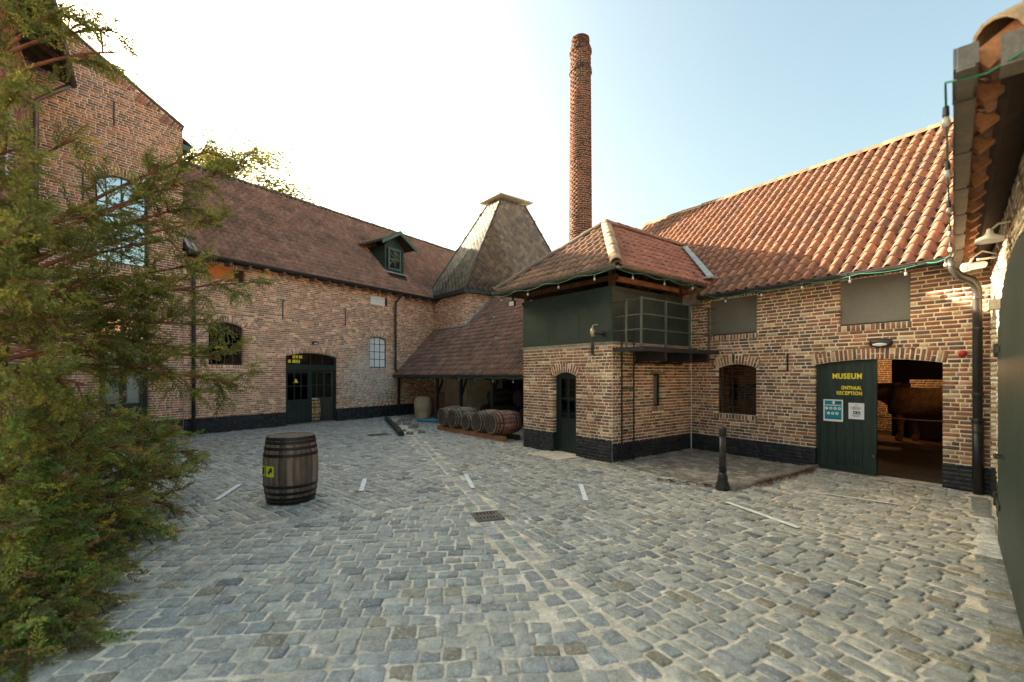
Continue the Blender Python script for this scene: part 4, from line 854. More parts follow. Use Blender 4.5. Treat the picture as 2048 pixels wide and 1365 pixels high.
# barn door hung in front of the wall, arched head
dl = MB(); poly = [(2.8, .03), (6.3, .03)]+[(4.55+1.75*math.cos(t), 2.0+.72*math.sin(t)) for t in [PI*i/16 for i in range(17)]]
dl.prism(poly, -.055, -.012); bd = dl.build('barn_door', 'tank_green', stb)
for k in range(19):
    x = 2.82+.18*k; top = 2.0+.72*math.sqrt(max(0, 1-((x+.085-4.55)/1.75)**2)) if x < 6.2 else 2.0
    MB().box(x, x+.172, -.064, -.0555, .05, top-.03).build('board', 'tank_green', bd)
for z in (.45, 1.98): MB().box(2.66, 3.2, -.078, -.0645, z-.03, z+.03).build('strap_hinge', 'black_metal', bd); MB().tube([(2.72, -.07, z-.07), (2.72, -.07, z+.07)], .022, 8).build('hinge_pin', 'black_metal', bd)
MB().tube([(3.55, -.066, 1.0), (3.55, -.12, 1.0), (3.75, -.12, 1.0), (3.75, -.066, 1.0)], .012, 6).build('door_handle', 'black_metal', bd)
MB().box(2.73, 2.79, -.05, -.012, .0, .75).build('door_jamb_iron', 'black_metal', stb)
MB().box(2.5, 2.67, -.12, -.004, 2.42, 2.52).build('stone_corbel', 'limewash', stb)
kr = .8; sr = math.hypot(1, kr); ey = -.22; ue = 6.3
roof_plane(stb, 'roof', (-.5, ey, 3.36), (1, 0, 0), (0, 1/sr, kr/sr), [(0, 0), (ue+.5, 0), (ue+.5-3.4, 3.4*sr), (0, 3.4*sr)], TM, 'tile', n_ind=60)
roof_plane(stb, 'roof', (ue, ey, 3.36), (0, 1, 0), Vector((-3.4, 0, 3.4*kr)), [(0, 0), (6.8, 0), (3.4, 3.4*sr)], TM, 'tile', n_ind=60)
ridge(stb, [(ue+.0, ey-.0, 3.38), (ue-3.4, ey+3.4, 3.4+3.4*kr)], .12, .32, RP, 'tile', 12, 'hip_tile')
gb = MB(); gb.box(-.25, ue+.12, ey-.16, ey-.09, 3.25, 3.265); gb.box(-.25, ue+.12, ey-.17, ey-.155, 3.266, 3.37); gb.box(-.25, ue+.12, ey-.09, ey-.078, 3.2655, 3.37); gb.box(ue+.106, ue+.121, ey-.154, ey-.091, 3.266, 3.37); gb.build('box_gutter', 'zinc', stb)
gb = MB(); gb.box(ue-.02, ue+.12, ey-.004, ey+4, 3.21, 3.225); gb.box(ue+.105, ue+.12, ey-.004, ey+4, 3.226, 3.36); gb.build('box_gutter', 'zinc', stb)
for k in range(8): MB().box(.1+.85*k, .115+.85*k, ey-.174, ey-.076, 3.246, 3.372).build('gutter_bracket', 'gutter_dark', stb)
for k in range(17): MB().bar((-.1+.4*k, ey-.07, 3.30), (-.1+.4*k, .1, 3.33+.3*kr), .07, .10).build('rafter', 'wood_eave', stb)
MB().slab([(-.4, ey-.075, 3.375), (ue, ey-.075, 3.375), (ue, .05, 3.385+.27*kr), (-.4, .05, 3.385+.27*kr)], (0, 0, .015)).build('soffit_boards', 'wood_eave', stb)
shell(stb, 0, 7.2, .57, 5, 0, 3.5)
# spotlight and enamel insulator under the eaves
sp_ = thing('spotlight', 'cylindrical pale spotlight on a bracket under the stable eaves', 'lamp', FRt @ frame(1.5, -.05, 1, 0, 3.1))
ax = Vector((.72, -.62, -.18)).normalized()
MB().lathe([(.03, -.02), (.042, 0), (.042, .2), (.052, .215), (.052, .26), (.046, .262)], 18, tuple(ax*.12), tuple(ax)).build('housing', 'white_plastic', sp_, smooth=True)
MB().lathe([(.042, 0), (.042, .008)], 18, tuple(ax*.38), tuple(ax)).build('lens', 'screen', sp_); MB().bar((0, .05, .06), tuple(ax*.2+Vector((0, 0, .07))), .025, .02).build('bracket', 'white_plastic', sp_); MB().tube([(0, .04, .1), (-.02, -.08, .16), (-.1, -.16, .12), (-.12, -.2, .02)], .012, 6).build('cable', 'limewash', sp_)
ins = thing('insulator', 'white enamel lamp shade on the stable wall under the eaves', 'lamp', FRt @ frame(3.3, -.14, 1, 0, 3.0)); MB().lathe([(.02, .12), (.03, .07), (.10, .03), (.105, 0), (.08, .005)], 18).build('shade', 'white_plastic', ins, smooth=True); MB().tube([(0, 0, .1), (0, .06, .16), (0, .14, .16)], .012, 6).build('arm', 'limewash', ins)

# ------------------------------------------------------------------ round brick chimney
CHX, CHY = 2.43, 16.5
chm = thing('brick_chimney', 'tall slender round brick chimney behind the tank house roof', 'chimney', frame(CHX, CHY, 1, 0))
def cr(z): return .445-.0068*z
mb = MB(); mb.lathe([(cr(0)-.009, 0), (cr(13.2)-.009, 13.2), (.29, 13.3), (.29, 13.62), (.2, 13.62), (.2, 13.0)], 40); core = mb.build('core', 'mortar_grey', chm)
T = []; Ms = []; C = []; z = 3.5; row = 0; PCh = [(0.135, 0.055, 0.035), (0.104, 0.045, 0.032), (0.159, 0.064, 0.039), (0.073, 0.037, 0.029), (0.122, 0.058, 0.043), (0.055, 0.032, 0.028)]
while z < 13.6:
    r = cr(z)
    if 12.35 < z < 12.5: r += .03
    if 13.05 < z < 13.22: r += .03
    if z > 13.28: r = .31
    n = max(10, int(2*PI*r/.185)); da = 2*PI/n
    for k in range(n):
        a = da*(k+(.5 if row % 2 else 0)); w_ = da*r-.02; cs, sn = math.cos(a), math.sin(a)
        # local x tangent, y inward, z up
        Ms.append([[-sn*w_, -cs*.07, 0, cs*r], [cs*w_, -sn*.07, 0, sn*r], [0, 0, .058, z+.033], [0, 0, 0, 1]]); T.append(RD.randrange(6)); c = RD.choice(PCh); g = RD.uniform(.8, 1.2)*(.6 if z > 13.2 else 1); C.append(tuple(v*g for v in c))
    z += .078; row += 1
emit(core, BR_FAR, T, Ms, C, 'brick', 'chimney_brick', 300, 12)
for z in (12.42, 13.15): MB().lathe([(cr(z)+.032, -.02), (cr(z)+.045, -.01), (cr(z)+.045, .015), (cr(z)+.03, .02)], 36, (0, 0, z)).build('iron_band', 'hoop_rust', core)

# ------------------------------------------------------------------ balcony, ladder, valve at the tank house
FB = FS @ frame(2.72, 0, 0, 1)                                             # x along the ladder face, y into the house
bal = thing('balcony', 'small black steel balcony with three rail balustrade beside the tank', 'balcony', FB @ frame(0, 0, 1, 0, 2.2))
bp = MB(); bp.box(.0, 2.62, -.72, -.02, .0, .05); bp.box(-.01, 2.7, -.74, -.721, -.03, .055); bp.box(-.02, .0, -.72, -.02, -.03, .055); bp.build('platform', 'black_metal', bal)
for x in (.72, 1.62, 2.3): MB().box(x, x+.08, -.7, -.01, -.2, -.001).build('support_beam', 'black_metal', bal)
MB().box(.7, 2.4, -.06, -.012, -.24, -.201).build('support_beam', 'black_metal', bal)
for (x, y) in ((.03, -.32), (.03, -.66), (.75, -.7), (1.6, -.7), (2.35, -.7)): MB().box(x-.012, x+.012, y-.022, y+.022, .05, .98).build('railing_post', 'rail_green', bal)
for z in (.38, .66, .95):
    MB().tube([(.03, -.02, z), (.03, -.58, z), (.04, -.65, z), (.08, -.69, z), (.16, -.7, z), (2.6, -.7, z)], .013, 8).build('rail', 'rail_green', bal, smooth=True)
lad = thing('ladder', 'black steel ladder up the corner of the tank house', 'ladder', FB @ frame(.36, -.1, 1, 0))
for x in (-.19, .19): MB().box(x-.02, x+.02, -.006, .006, 0.02, 3.08).build('stile', 'black_metal', lad)
for k in range(12): MB().tube([(-.17, 0, .2+.25*k), (.17, 0, .2+.25*k)], .009, 6).build('rung', 'black_metal', lad)
for z in (.6, 1.8): MB().box(-.03, .03, .006, .1, z, z+.03).build('wall_stay', 'black_metal', lad)
vlv = thing('tap_valve', 'brass valve with lever and black spout on the green tank', 'valve', FS @ frame(2.36, -.02, 1, 0, 2.55))
MB().tube([(.16, 0, 0), (.16, -.08, 0), (.05, -.14, .02)], .03, 10).build('flange_pipe', 'black_metal', vlv, smooth=True); MB().lathe([(.06, 0), (.06, .02)], 14, (.16, .0, 0), (0, -1, 0)).build('flange', 'black_metal', vlv)
MB().lathe([(.03, -.09), (.042, -.06), (.05, -.02), (.048, .04), (.03, .07), (.02, .1)], 12, (.0, -.15, .03)).build('valve_body', 'brass', vlv, smooth=True); MB().tube([(0, -.15, .12), (.0, -.15, .155), (.03, -.15, .17), (.14, -.15, .175)], .012, 6).build('lever', 'brass', vlv); MB().tube([(0, -.15, -.04), (0, -.15, -.42)], .03, 10).build('spout', 'black_metal', vlv)
fl = thing('floodlight', 'small floodlight under the corner of the tank house eaves', 'lamp', FS @ frame(-.15, -.2, 1, 0, 3.38)); MB().box(-.1, .1, -.05, .0, 0, .13).build('housing', 'lamp_black', fl); MB().box(-.085, .085, -.058, -.051, .012, .118).build('lens', 'white_plastic', fl); MB().box(-.015, .015, -.03, .01, .13, .34).build('bracket', 'lamp_black', fl)

# ------------------------------------------------------------------ barrels
def barrel(label, M, H=.9, rb=.35, re=.295, n=22, pal=((.16, .10, .07),), mat='barrel_wood', hmat='hoop', hoops=(.03, .085, .17, .27, .73, .83, .915, .97), group=None, headcol=None, seed=1, name='barrel', rec=.045):
    t = thing(name, label, 'barrel', M, group); q = random.Random(seed)
    def r(z): s = (z/H-.5)*2; return rb-(rb-re)*abs(s)**1.9
    zs = [H*i/10 for i in range(11)]; da = 2*PI/n
    for k in range(n):
        a0 = da*k; V = []; F_ = []; g = da*.018; bump = q.uniform(-.0015, .002)
        for z in zs:
            for f, rr in ((g, 0), (da/2, .0), (da-g, 0), (da-g, -.025), (g, -.025)):
                R_ = r(z)+rr+(bump if rr == 0 else 0); V.append((R_*math.cos(a0+f), R_*math.sin(a0+f), z))
        for i in range(10):
            for j in range(5): F_.append((i*5+j, i*5+(j+1) % 5, i*5+5+(j+1) % 5, i*5+5+j))
        F_ += [(4, 3, 2, 1, 0), tuple(50+j for j in range(5))]; c = q.choice(pal); gg = q.uniform(.7, 1.3)
        me = arrays_mesh('stave', V, [x for f in F_ for x in f], [len(f) for f in F_], np.tile(np.array(c)*gg, (len(V), 1))); link('stave', me, mat, t)
    for h in hoops:
        z = h*H; w_ = .02; mb = MB(); mb.lathe([(r(z-w_)+.002, -w_), (r(z-w_)+.006, -w_), (r(z+w_)+.006, w_), (r(z+w_)+.002, w_)], 40, (0, 0, z)); mb.build('hoop', hmat, t)
    hc = headcol or pal[0]
    for z in (.045, H-rec):
        mb = MB(); R_ = r(z)-.02; pw = 2*R_/6
        for k in range(6):
            x0 = -R_+pw*k; x1 = x0+pw-.004; a = math.sqrt(max(1e-4, R_**2-x0**2)); b = math.sqrt(max(1e-4, R_**2-min(R_, x1)**2)); ga = q.uniform(.75, 1.2)
            if k < 3: pts = [(x0, -a), (x1, -b), (x1, b), (x0, a)]
            else: pts = [(x0, -a), (x1, -b), (x1, b), (x0, a)]
            mb.add([(x, y, z-.008) for x, y in pts]+[(x, y, z+.008) for x, y in pts], [(3, 2, 1, 0), (4, 5, 6, 7), (0, 1, 5, 4), (1, 2, 6, 5), (2, 3, 7, 6), (3, 0, 4, 7)], tuple(v*ga for v in hc))
        mb.build('head', mat, t, attr=True)
    return t
rot0 = frame(-3.06, 6.44, 1, 0)
b0 = barrel('dark standing oak barrel with black hoops and yellow arrow stickers', rot0, .90, .352, .298, 24, [(.17, .12, .085), (.13, .09, .065), (.21, .15, .105), (.10, .075, .058)], seed=4, rec=.13, headcol=(.035, .028, .024))
def sticker(an, z, w_, h_, arrow):
    ps = []; n = 6; r_ = .3555
    def P(u, v, e=0.): t = an+u/r_; return ((r_+e)*math.cos(t), (r_+e)*math.sin(t), z+v)
    mb = MB(); 
    for i in range(n):
        a, b = -w_/2+w_*i/n, -w_/2+w_*(i+1)/n; mb.add([P(a, -h_/2), P(b, -h_/2), P(b, h_/2), P(a, h_/2)], [(0, 1, 2, 3)])
    s = mb.build('yellow_sticker', 'yellow_green', b0)
    if arrow:
        k = MB(); A = w_*.40
        k.add([P(-A*.5, -A*.1, .002), P(-A*.5, A*.9, .002), P(A*.9*.8, A*.9, .002), P(A*.8, -A*.2, .002)], [(0, 1, 2, 3)]) if False else None
        k.add([P(*q, .002) for q in ((-A*.2, A*.9), (A*.8, A*.9), (A*.8, -A*.4), (A*.45, -.02*A), (-A*.15, -A*.85), (-A*.75, -A*.2), (-A*.0, A*.45))], [(0, 6, 5, 4, 3, 2, 1)])
        k.build('arrow_mark', 'ink', s)
    else: MB().add([P(*q, .002) for q in ((-w_*.2, -h_*.36), (w_*.36, -h_*.36), (w_*.36, h_*.36), (-w_*.2, h_*.36))], [(0, 1, 2, 3)]).build('arrow_mark', 'ink', s)
af = math.atan2(-6.44, 3.06)                                               # the side of the barrel towards the yard's middle
sticker(af-.80, .455, .13, .14, True); sticker(af-1.23, .455, .125, .135, False)
def lying(p, d, zc):                                                       # barrel axis along d, origin at one end
    d = np.array((d[0], d[1], 0.)); d /= np.linalg.norm(d); up = np.array((0, 0, 1.)); x = np.cross(up, d)
    M = np.eye(4); M[:3, 0] = x; M[:3, 1] = -up if False else np.cross(d, x); M[:3, 2] = d; M[:3, 3] = (*p, zc); return M
e2 = np.array((.785, .62)); e2 /= np.linalg.norm(e2); e1m = np.array((.62, -.785)); e1m /= np.linalg.norm(e1m)
LB = [(0, .335, .27, (.20, .085, .055), 'weathered lying barrel with reddish head, nearest the tank house'), (.66, .325, .265, (.26, .25, .23), 'lying barrel with grey head beside the reddish one'), (1.31, .27, .22, (.34, .17, .10), 'smaller lying barrel with orange-brown head in the row'),
      (1.96, .325, .265, (.27, .22, .13), 'mossy lying barrel with tan head, fourth from the tank house'), (2.55, .325, .265, (.22, .17, .10), 'lying barrel with brown head at the far end of the row')]
for k, (s_, rb, re, hc, lb) in enumerate(LB):
    p = np.array((-.58, 12.28))-e1m*s_+e2*(.0 if k != 2 else .06)
    barrel(lb, lying(p, e2, .105+rb), .88, rb, re, 18, [(.22, .165, .115), (.17, .145, .10), (.25, .19, .13)] if k else [(.30, .145, .10), (.23, .135, .10), (.18, .125, .09)], 'barrel_old', 'hoop_rust', (.03, .12, .25, .75, .88, .97), 'barrels lying on the timber rails', tuple(1.7*v for v in hc), 10+k, 'wine_barrel')
for j, o_ in enumerate((.16, .62)):
    a = np.array((-.58, 12.28))+e1m*.42+e2*o_; b = np.array((-.58, 12.28))-e1m*3.0+e2*o_
    r_ = MB(); r_.bar((*a, .065), (*b, .065), .13, .13); tag(r_.build('timber_rail', 'wood_eave' if j == 0 else 'wood_dark'), ('reddish timber rail under the heads of the lying barrels', 'dark timber rail behind under the lying barrels')[j], 'timber')
# things stored in the shed
for k, (x, y, z, lb) in enumerate(((4.2, 1.6, .33, 'dark barrel lying on the shed floor behind a post'), (4.95, 1.6, .33, 'dark barrel lying on the shed floor near the middle'), (5.8, 1.5, .33, 'dark barrel lying at the shed floor beside the racks'), (6.6, 1.5, .33, 'dark lying barrel deep in the shed next to the brick side'), (7.6, 1.0, .33, 'dark lying barrel half hidden by the tank house'), (4.6, 1.65, .90, 'dark barrel stacked on two barrels in the shed'), (6.2, 1.6, .92, 'dark barrel stacked high near the shed side'))):
    p = to(FH, x, y); barrel(lb, lying(p[:2], e2, z), .85, .33, .27, 14, [(.09, .06, .045), (.07, .05, .04)], 'barrel_old', 'hoop_rust', (.04, .15, .85, .96), 'barrels stored in the shed', None, 40+k, 'wine_barrel')
barrel('pale honey coloured barrel standing inside the arched double doorway', FL @ frame(3.98, .36, 1, 0, .03), .82, .26, .22, 18, [(.42, .25, .11), (.36, .20, .09), (.48, .32, .16)], 'barrel_old', 'hoop_rust', (.05, .2, .35, .65, .8, .95), None, None, 77)
cv = thing('covered_cask', 'tan canvas covered cask standing in the shed opening', 'cask', FH @ frame(1.75, .35, 1, 0)); mb = MB(); n = 14; prof = [(.28, 0), (.34, .25), (.36, .5), (.33, .78), (.2, .86), (.05, .83)]
vs = [(r*math.cos(2*PI*k/n)*(1+.10*math.sin(3*k+i*1.3)), r*math.sin(2*PI*k/n)*(1+.08*math.sin(2*k+i)), z+.03*math.sin(k*2.1)*(i > 2)) for i, (r, z) in enumerate(prof) for k in range(n)]; mb.add(vs, [(i*n+k, i*n+(k+1) % n, (i+1)*n+(k+1) % n, (i+1)*n+k) for i in range(5) for k in range(n)]+[tuple(range(5*n, 6*n))]); mb.build('canvas_cover', 'canvas', cv, smooth=True)
mb = MB(); mb.box(-.3, .3, .45, .8, 0, 1.02); mb.build('wooden_crate', 'wood_eave', cv)
bluep = MB(); bluep.tube([(*to(FH, 3.0, -.55)[:2], .06), (*to(FH, 3.5, -.25)[:2], .07), (*to(FH, 3.75, .0)[:2], .08)], .05, 10); tag(bluep.build('plastic_pipe', 'blue_plastic', smooth=True), 'short blue plastic pipe lying at the shed opening', 'pipe')
eb = MB(); eb.tube([(-3.12, 13.1, .06), (-3.5, 14.2, .07), (-4.1, 15.9, .06), (-4.75, 17.6, .07)], [.09, .1, .09, .08], 8); tag(eb.build('timber_beam', 'black_metal'), 'charred dark beam lying along the paving towards the shed', 'timber')
for k in range(16):
    t = RD.random(); x, y = -3.0-1.5*t+RD.uniform(0, .7), 13.3+4.2*t+RD.uniform(-.1, .5); s = RD.uniform(.07, .17); V, F_ = CBR[RD.randrange(14)]
    me = arrays_mesh('loose_stone', V, [j for f in F_ for j in f], [len(f) for f in F_], np.ones((len(V), 3))); o = link('loose_stone', me, 'kerb', None, [[s*1.3, 0, 0, x], [0, s, 0, y], [0, 0, s*.8, s*.55], [0, 0, 0, 1]]); tag(o, 'loose grey stone beside the charred beam', 'stone', 'loose stones beside the charred beam')

# ------------------------------------------------------------------ small things in the yard
bo = thing('bollard', 'slim black cast iron bollard at the end of the kerb', 'bollard', frame(3.17, 7.0, 1, 0))
MB().lathe([(.098, 0), (.10, .05), (.085, .07), (.092, .10), (.07, .13), (.075, .15), (.07, .2), (.06, .23), (.055, .26)], 20).build('foot', 'black_metal', bo, smooth=True); MB().lathe([(.055, .255), (.047, .55), (.046, .82)], 20).build('shaft', 'black_metal', bo, smooth=True)
MB().lathe([(.05, .52), (.052, .53), (.052, .55), (.05, .56)], 20).build('collar', 'gutter_dark', bo); MB().lathe([(.048, .80), (.053, .81), (.053, .92), (.045, .945), (.02, .95)], 20).build('cap', 'black_metal', bo, smooth=True)
gr = thing('drain_grate', 'rusty slotted iron drain grate in the cobbles at the channel', 'grate', [[DC[0], NC[0], 0, -.3], [DC[1], NC[1], 0, 5.69], [0, 0, 1, .0], [0, 0, 0, 1]])
fr3 = MB(); fr3.box(-.17, .17, -.17, -.145, -.01, .012); fr3.box(-.17, .17, .145, .17, -.01, .012); fr3.box(-.17, -.145, -.145, .145, -.01, .012); fr3.box(.145, .17, -.145, .145, -.01, .012); fr3.box(-.02, .02, -.145, .145, -.01, .009); fr3.build('grate_frame', 'grate_iron', gr)
for k in range(7):
    for (a, b) in ((-.145, -.02), (.02, .145)): MB().box(a, b, -.13+.041*k, -.112+.041*k, -.01, .008).build('grate_bar', 'grate_iron', gr)
MB().box(-.145, .145, -.145, .145, -.012, -.0105).build('shaft_bottom', 'interior_dark', gr)
gp = thing('drain_cover', 'flat brown iron cover in the paving before the double door', 'cover', frame(-3.84, 13.4, .8, .6)); MB().box(-.28, .28, -.2, .2, -.005, .012).build('plate', 'hoop_rust', gp); MB().box(-.3, .3, -.22, -.2, -.005, .014).build('rim', 'kerb', gp)
ds = thing('door_slab', 'flat stone slab in front of the tank house door', 'slab', FS @ frame(1.38, -.33, 1, 0)); MB().box(-.5, .5, -.3, .3, -.01, .014).build('slab', 'sand', ds)
strips = [((432, 1002), (480, 970), 'white paint stripe between the standing barrel and the juniper bush'), ((722, 984), (730, 959), 'short white stripe between the standing barrel and the drainage channel'), ((931, 950), (946, 978), 'short white stripe beside the drainage channel'), ((1161, 970), (1172, 1003), 'short white stripe on the cobbles in front of the tank house'),
          ((1453, 1006), (1598, 1058), 'long white stripe on the cobbles running from the bollard'), ((1622, 985), (1805, 1012), 'thin white stripe parallel to the museum doorway'), ((1738, 958), (1878, 980), 'white stripe along the museum door threshold'), ((225, 1110), (285, 1092), 'white stripe half hidden under the juniper bush')]
for k, ((ax_, ay), (bx, by), lb) in enumerate(strips):
    gA = lambda x, y: np.array([(x-1024)/930*930*CAMH/(y-750), 930*CAMH/(y-750)])
    a, b = gA(ax_, ay), gA(bx, by); d = (b-a)/np.linalg.norm(b-a); w_ = .035 if k not in (5, 6) else .02; p = np.array((-d[1], d[0]))*w_; n = max(3, int(np.linalg.norm(b-a)/.12)); mb = MB(); vs = []
    for i in range(n+1):
        c = a+(b-a)*i/n; j = RD.uniform(-.006, .006); vs += [(*(c+p*(1+j*10)), .0125+RD.uniform(0, .002)), (*(c-p*(1+j*10)), .0125+RD.uniform(0, .002))]
    mb.add(vs, [(2*i, 2*i+1, 2*i+3, 2*i+2) for i in range(n)]); o = mb.build('painted_stripe', 'white_paint'); tag(o, lb, 'stripe', 'white stripes on the paving')
# dry leaves along the kerb
T = []; Ms = []; C = []
for k in range(420):
    if k < 300: t = RD.random()**.8; c = ka+kd*(.4+2.2*t)+kn*(.17+abs(RD.gauss(0, .06)))
    else: c = np.array((2.35, 7.55))+np.array((.8, -.42))*RD.random()+np.array((RD.gauss(0, .03), RD.gauss(0, .03)))
    a = RD.uniform(0, 2*PI); s = RD.uniform(.025, .055); cs, sn = math.cos(a), math.sin(a); Ms.append([[cs*s, -sn*s*.6, RD.uniform(-.3, .3)*s, c[0]], [sn*s, cs*s*.6, RD.uniform(-.3, .3)*s, c[1]], [RD.uniform(-.3, .3)*s, RD.uniform(-.3, .3)*s, s, .018+RD.uniform(0, .03)], [0, 0, 0, 1]]); T.append(0); C.append(RD.choice([(.12, .05, .025), (.16, .07, .03), (.08, .04, .025), (.2, .10, .04)]))
lv = ([(-.5, -.3, .1), (0, -.5, 0), (.5, 0, .12), (0, .5, 0), (-.5, .3, .08)], [(0, 1, 2, 3, 4)])
dummy = link('dry_leaves', arrays_mesh('dry_leaves', np.array([(3.5, 7.3, .0), (3.51, 7.3, 0), (3.5, 7.31, .0)]), [0, 1, 2], [3], np.full((3, 3), .1)), 'dead_leaf', kind='stuff'); dummy['label'] = 'dry brown leaves blown against the kerb'; dummy['category'] = 'leaves'
emit(dummy, [lv], T, Ms, C, 'leaf', 'dead_leaf', 0)

# ------------------------------------------------------------------ strings of bulbs under the gutters
def string(label, pts, n, sag=.05, r=.006):
    t = thing('string_lights', label, 'string lights', frame(pts[0][0], pts[0][1], 1, 0)); o = Vector((pts[0][0], pts[0][1], 0)); P = []
    for a, b in zip(pts, pts[1:]):
        a, b = Vector(a), Vector(b); m = max(2, int((b-a).length/.12)); h = max(1, round((b-a).length/.9))
        for i in range(m): f = i/m; P.append(a.lerp(b, f)-Vector((0, 0, sag*abs(math.sin(f*h*PI))))-o)
    P.append(Vector(pts[-1])-o); MB().tube(P, r, 5).build('cable', 'cable_green', t, smooth=True)
    for k in range(n):
        p = P[min(len(P)-1, int((k+.5)/n*len(P)))]
        s = MB().lathe([(.014, 0), (.016, -.05), (.012, -.06)], 8, tuple(p)).build('socket', 'lamp_black', t); MB().lathe([(.010, -.055), (.017, -.072), (.022, -.09), (.018, -.108), (.005, -.115)], 10, tuple(p)).build('bulb', 'bulb_glass', s, smooth=True)
string('green cable with bulbs along the low shed gutter', [to(FH, .1, -.24, 1.66), to(FH, 9.6, -.24, 1.66)], 10)
string('green cable with bulbs along the tank house eaves', [to(FH, 7.4, -.1, 2.2), to(FS, -.45, -.6, 3.62), to(FS, 3.30, -.62, 3.66), to(FS, 3.36, 1.8, 3.62), to(FM, .9, -.5, 3.36)], 10, .06)
string('green cable with bulbs along the museum gutter', [to(FM, .9, -.5, 3.36), to(FM, 4.35, -.5, 3.40)], 5, .04)
string('green cable with bulbs along the stable box gutter', [to(FM, 4.35, -.5, 3.40), to(FRt, 1.0, ey-.2, 3.35), to(FRt, 6.3, ey-.2, 3.27), to(FRt, 6.46, ey+.1, 3.24), to(FRt, 6.47, ey+1.2, 3.24)], 7, .04)

# ------------------------------------------------------------------ draught horse in the museum hall
hs = thing('horse_statue', 'brown draught horse figure with harness standing in the museum hall', 'horse', FM @ frame(2.45, 5.0, 1, 0, .1))
def skin(name, verts, edges, mat, parent, sub=2):
    me = bpy.data.meshes.new(name); me.from_pydata([v[:3] for v in verts], edges, []); o = link(name, me, mat, parent); m = o.modifiers.new('skin', 'SKIN'); o.modifiers.new('sub', 'SUBSURF').levels = sub; o.modifiers['sub'].render_levels = sub
    for i, v in enumerate(verts): me.skin_vertices[0].data[i].radius = (v[3], v[4] if len(v) > 4 else v[3])
    me.skin_vertices[0].data[0].use_root = True; m.use_smooth_shade = True; return o
hv = [(.9, 0, 1.02, .33, .36), (.45, 0, .98, .31, .36), (.1, 0, .98, .28, .36), (-.2, 0, 1.08, .18, .27), (-.48, 0, 1.15, .12, .19), (-.66, 0, 1.12, .10, .14), (-.82, 0, .98, .085, .1), (-.96, 0, .82, .075, .075),
      (1.3, 0, 1.06, .33, .36), (1.6, 0, 1.0, .2, .26), (.02, -.17, .66, .11, .14), (-.0, -.18, .42, .065, .07), (.02, -.18, .2, .055, .06), (-.02, -.18, .06, .08, .085), (-.06, -.18, .0, .07, .09),
      (.12, .17, .66, .11, .14), (.2, .18, .42, .065, .07), (.24, .18, .2, .055, .06), (.2, .18, .06, .08, .085), (.15, .18, .0, .07, .09),
      (1.55, -.18, .72, .13, .17), (1.62, -.18, .45, .075, .08), (1.66, -.18, .2, .055, .06), (1.6, -.18, .05, .08, .085), (1.5, .18, .72, .13, .17), (1.72, .18, .45, .075, .08), (1.76, .18, .2, .055, .06), (1.7, .18, .05, .08, .085)]
he = [(0, 1), (1, 2), (2, 3), (3, 4), (4, 5), (5, 6), (6, 7), (0, 8), (8, 9), (2, 10), (10, 11), (11, 12), (12, 13), (13, 14), (2, 15), (15, 16), (16, 17), (17, 18), (18, 19), (9, 20), (20, 21), (21, 22), (22, 23), (9, 24), (24, 25), (25, 26), (26, 27)]
skin('body', hv, he, 'hide', hs)
mn = MB(); mn.tube([(.15, 0, 1.36), (-.2, 0, 1.36), (-.5, -.02, 1.34), (-.66, -.05, 1.22), (-.74, -.08, 1.12)], [.05, .07, .08, .07, .03], 8); mn.build('mane', 'mane', hs, smooth=True)
for sg in (-1, 1): MB().lathe([(.04, 0), (.045, .05), (.02, .12), (.004, .15)], 8, (-.6, sg*.08, 1.22), (.25, sg*.35, 1)).build('ear', 'hide', hs)
cl = MB(); cl.tube([(-.14+.08*math.cos(t), .27*math.sin(t), 1.03+.36*math.cos(t)) for t in [2*PI*i/20 for i in range(21)]], .05, 8); cl.build('collar', 'mane', hs, smooth=True)
pf = MB(); pf.box(1.4, 5.2, 4.4, 5.8, 0, .1); tag(pf.build('plinth', 'interior', None, FM), 'low wooden platform under the horse in the museum hall', 'platform')
rp_ = MB(); rp_.tube([tuple(to(FM, x, 4.3, .78-.10*math.sin(PI*(x-1.2)/3.6))) for x in [1.2+.2*k for k in range(19)]], .016, 6); tag(rp_.build('barrier_rope', 'canvas', smooth=True), 'rope barrier sagging in front of the horse', 'rope')

# ------------------------------------------------------------------ vegetation
def spray_tmpl(q, nt=13, leafs=5):
    V = []; F_ = []; K = []
    def quad(p, d, w_, ln, sh):
        side_ = d.cross(Vector((q.gauss(0, 1), q.gauss(0, 1), q.gauss(0, 1)))).normalized()*w_; m = p+d*ln*.55; k = len(V); V.extend([p, m-side_, p+d*ln, m+side_]); F_.append((k, k+1, k+2, k+3)); K.extend([sh]*4)
    for i in range(nt):
        t = .08+.9*i/nt; p = Vector((t, 0, -.10*t*t)); sg = 1 if i % 2 else -1; d = Vector((.75, sg*(.85-.3*t), q.gauss(.1, .3))).normalized(); L_ = .36*(1-.55*t)*q.uniform(.8, 1.2)
        for j in range(leafs):
            f = j/leafs; quad(p+d*L_*f+Vector((0, 0, -.06*f*f)), (d+Vector((q.gauss(0, .4), q.gauss(0, .4), q.gauss(0, .4)))).normalized(), .032, L_*.46, .75+.5*f)
    for j in range(4): quad(Vector((.22*j, 0, -.1*(.22*j)**2)), Vector((1, q.gauss(0, .1), q.gauss(0, .1))).normalized(), .009, .3, .5)
    quad(Vector((.95, 0, -.1)), Vector((1, 0, .1)).normalized(), .022, .2, 1.3)
    return np.array([tuple(v) for v in V]), F_, np.array(K)
SPR = [spray_tmpl(random.Random(90+k)) for k in range(6)]
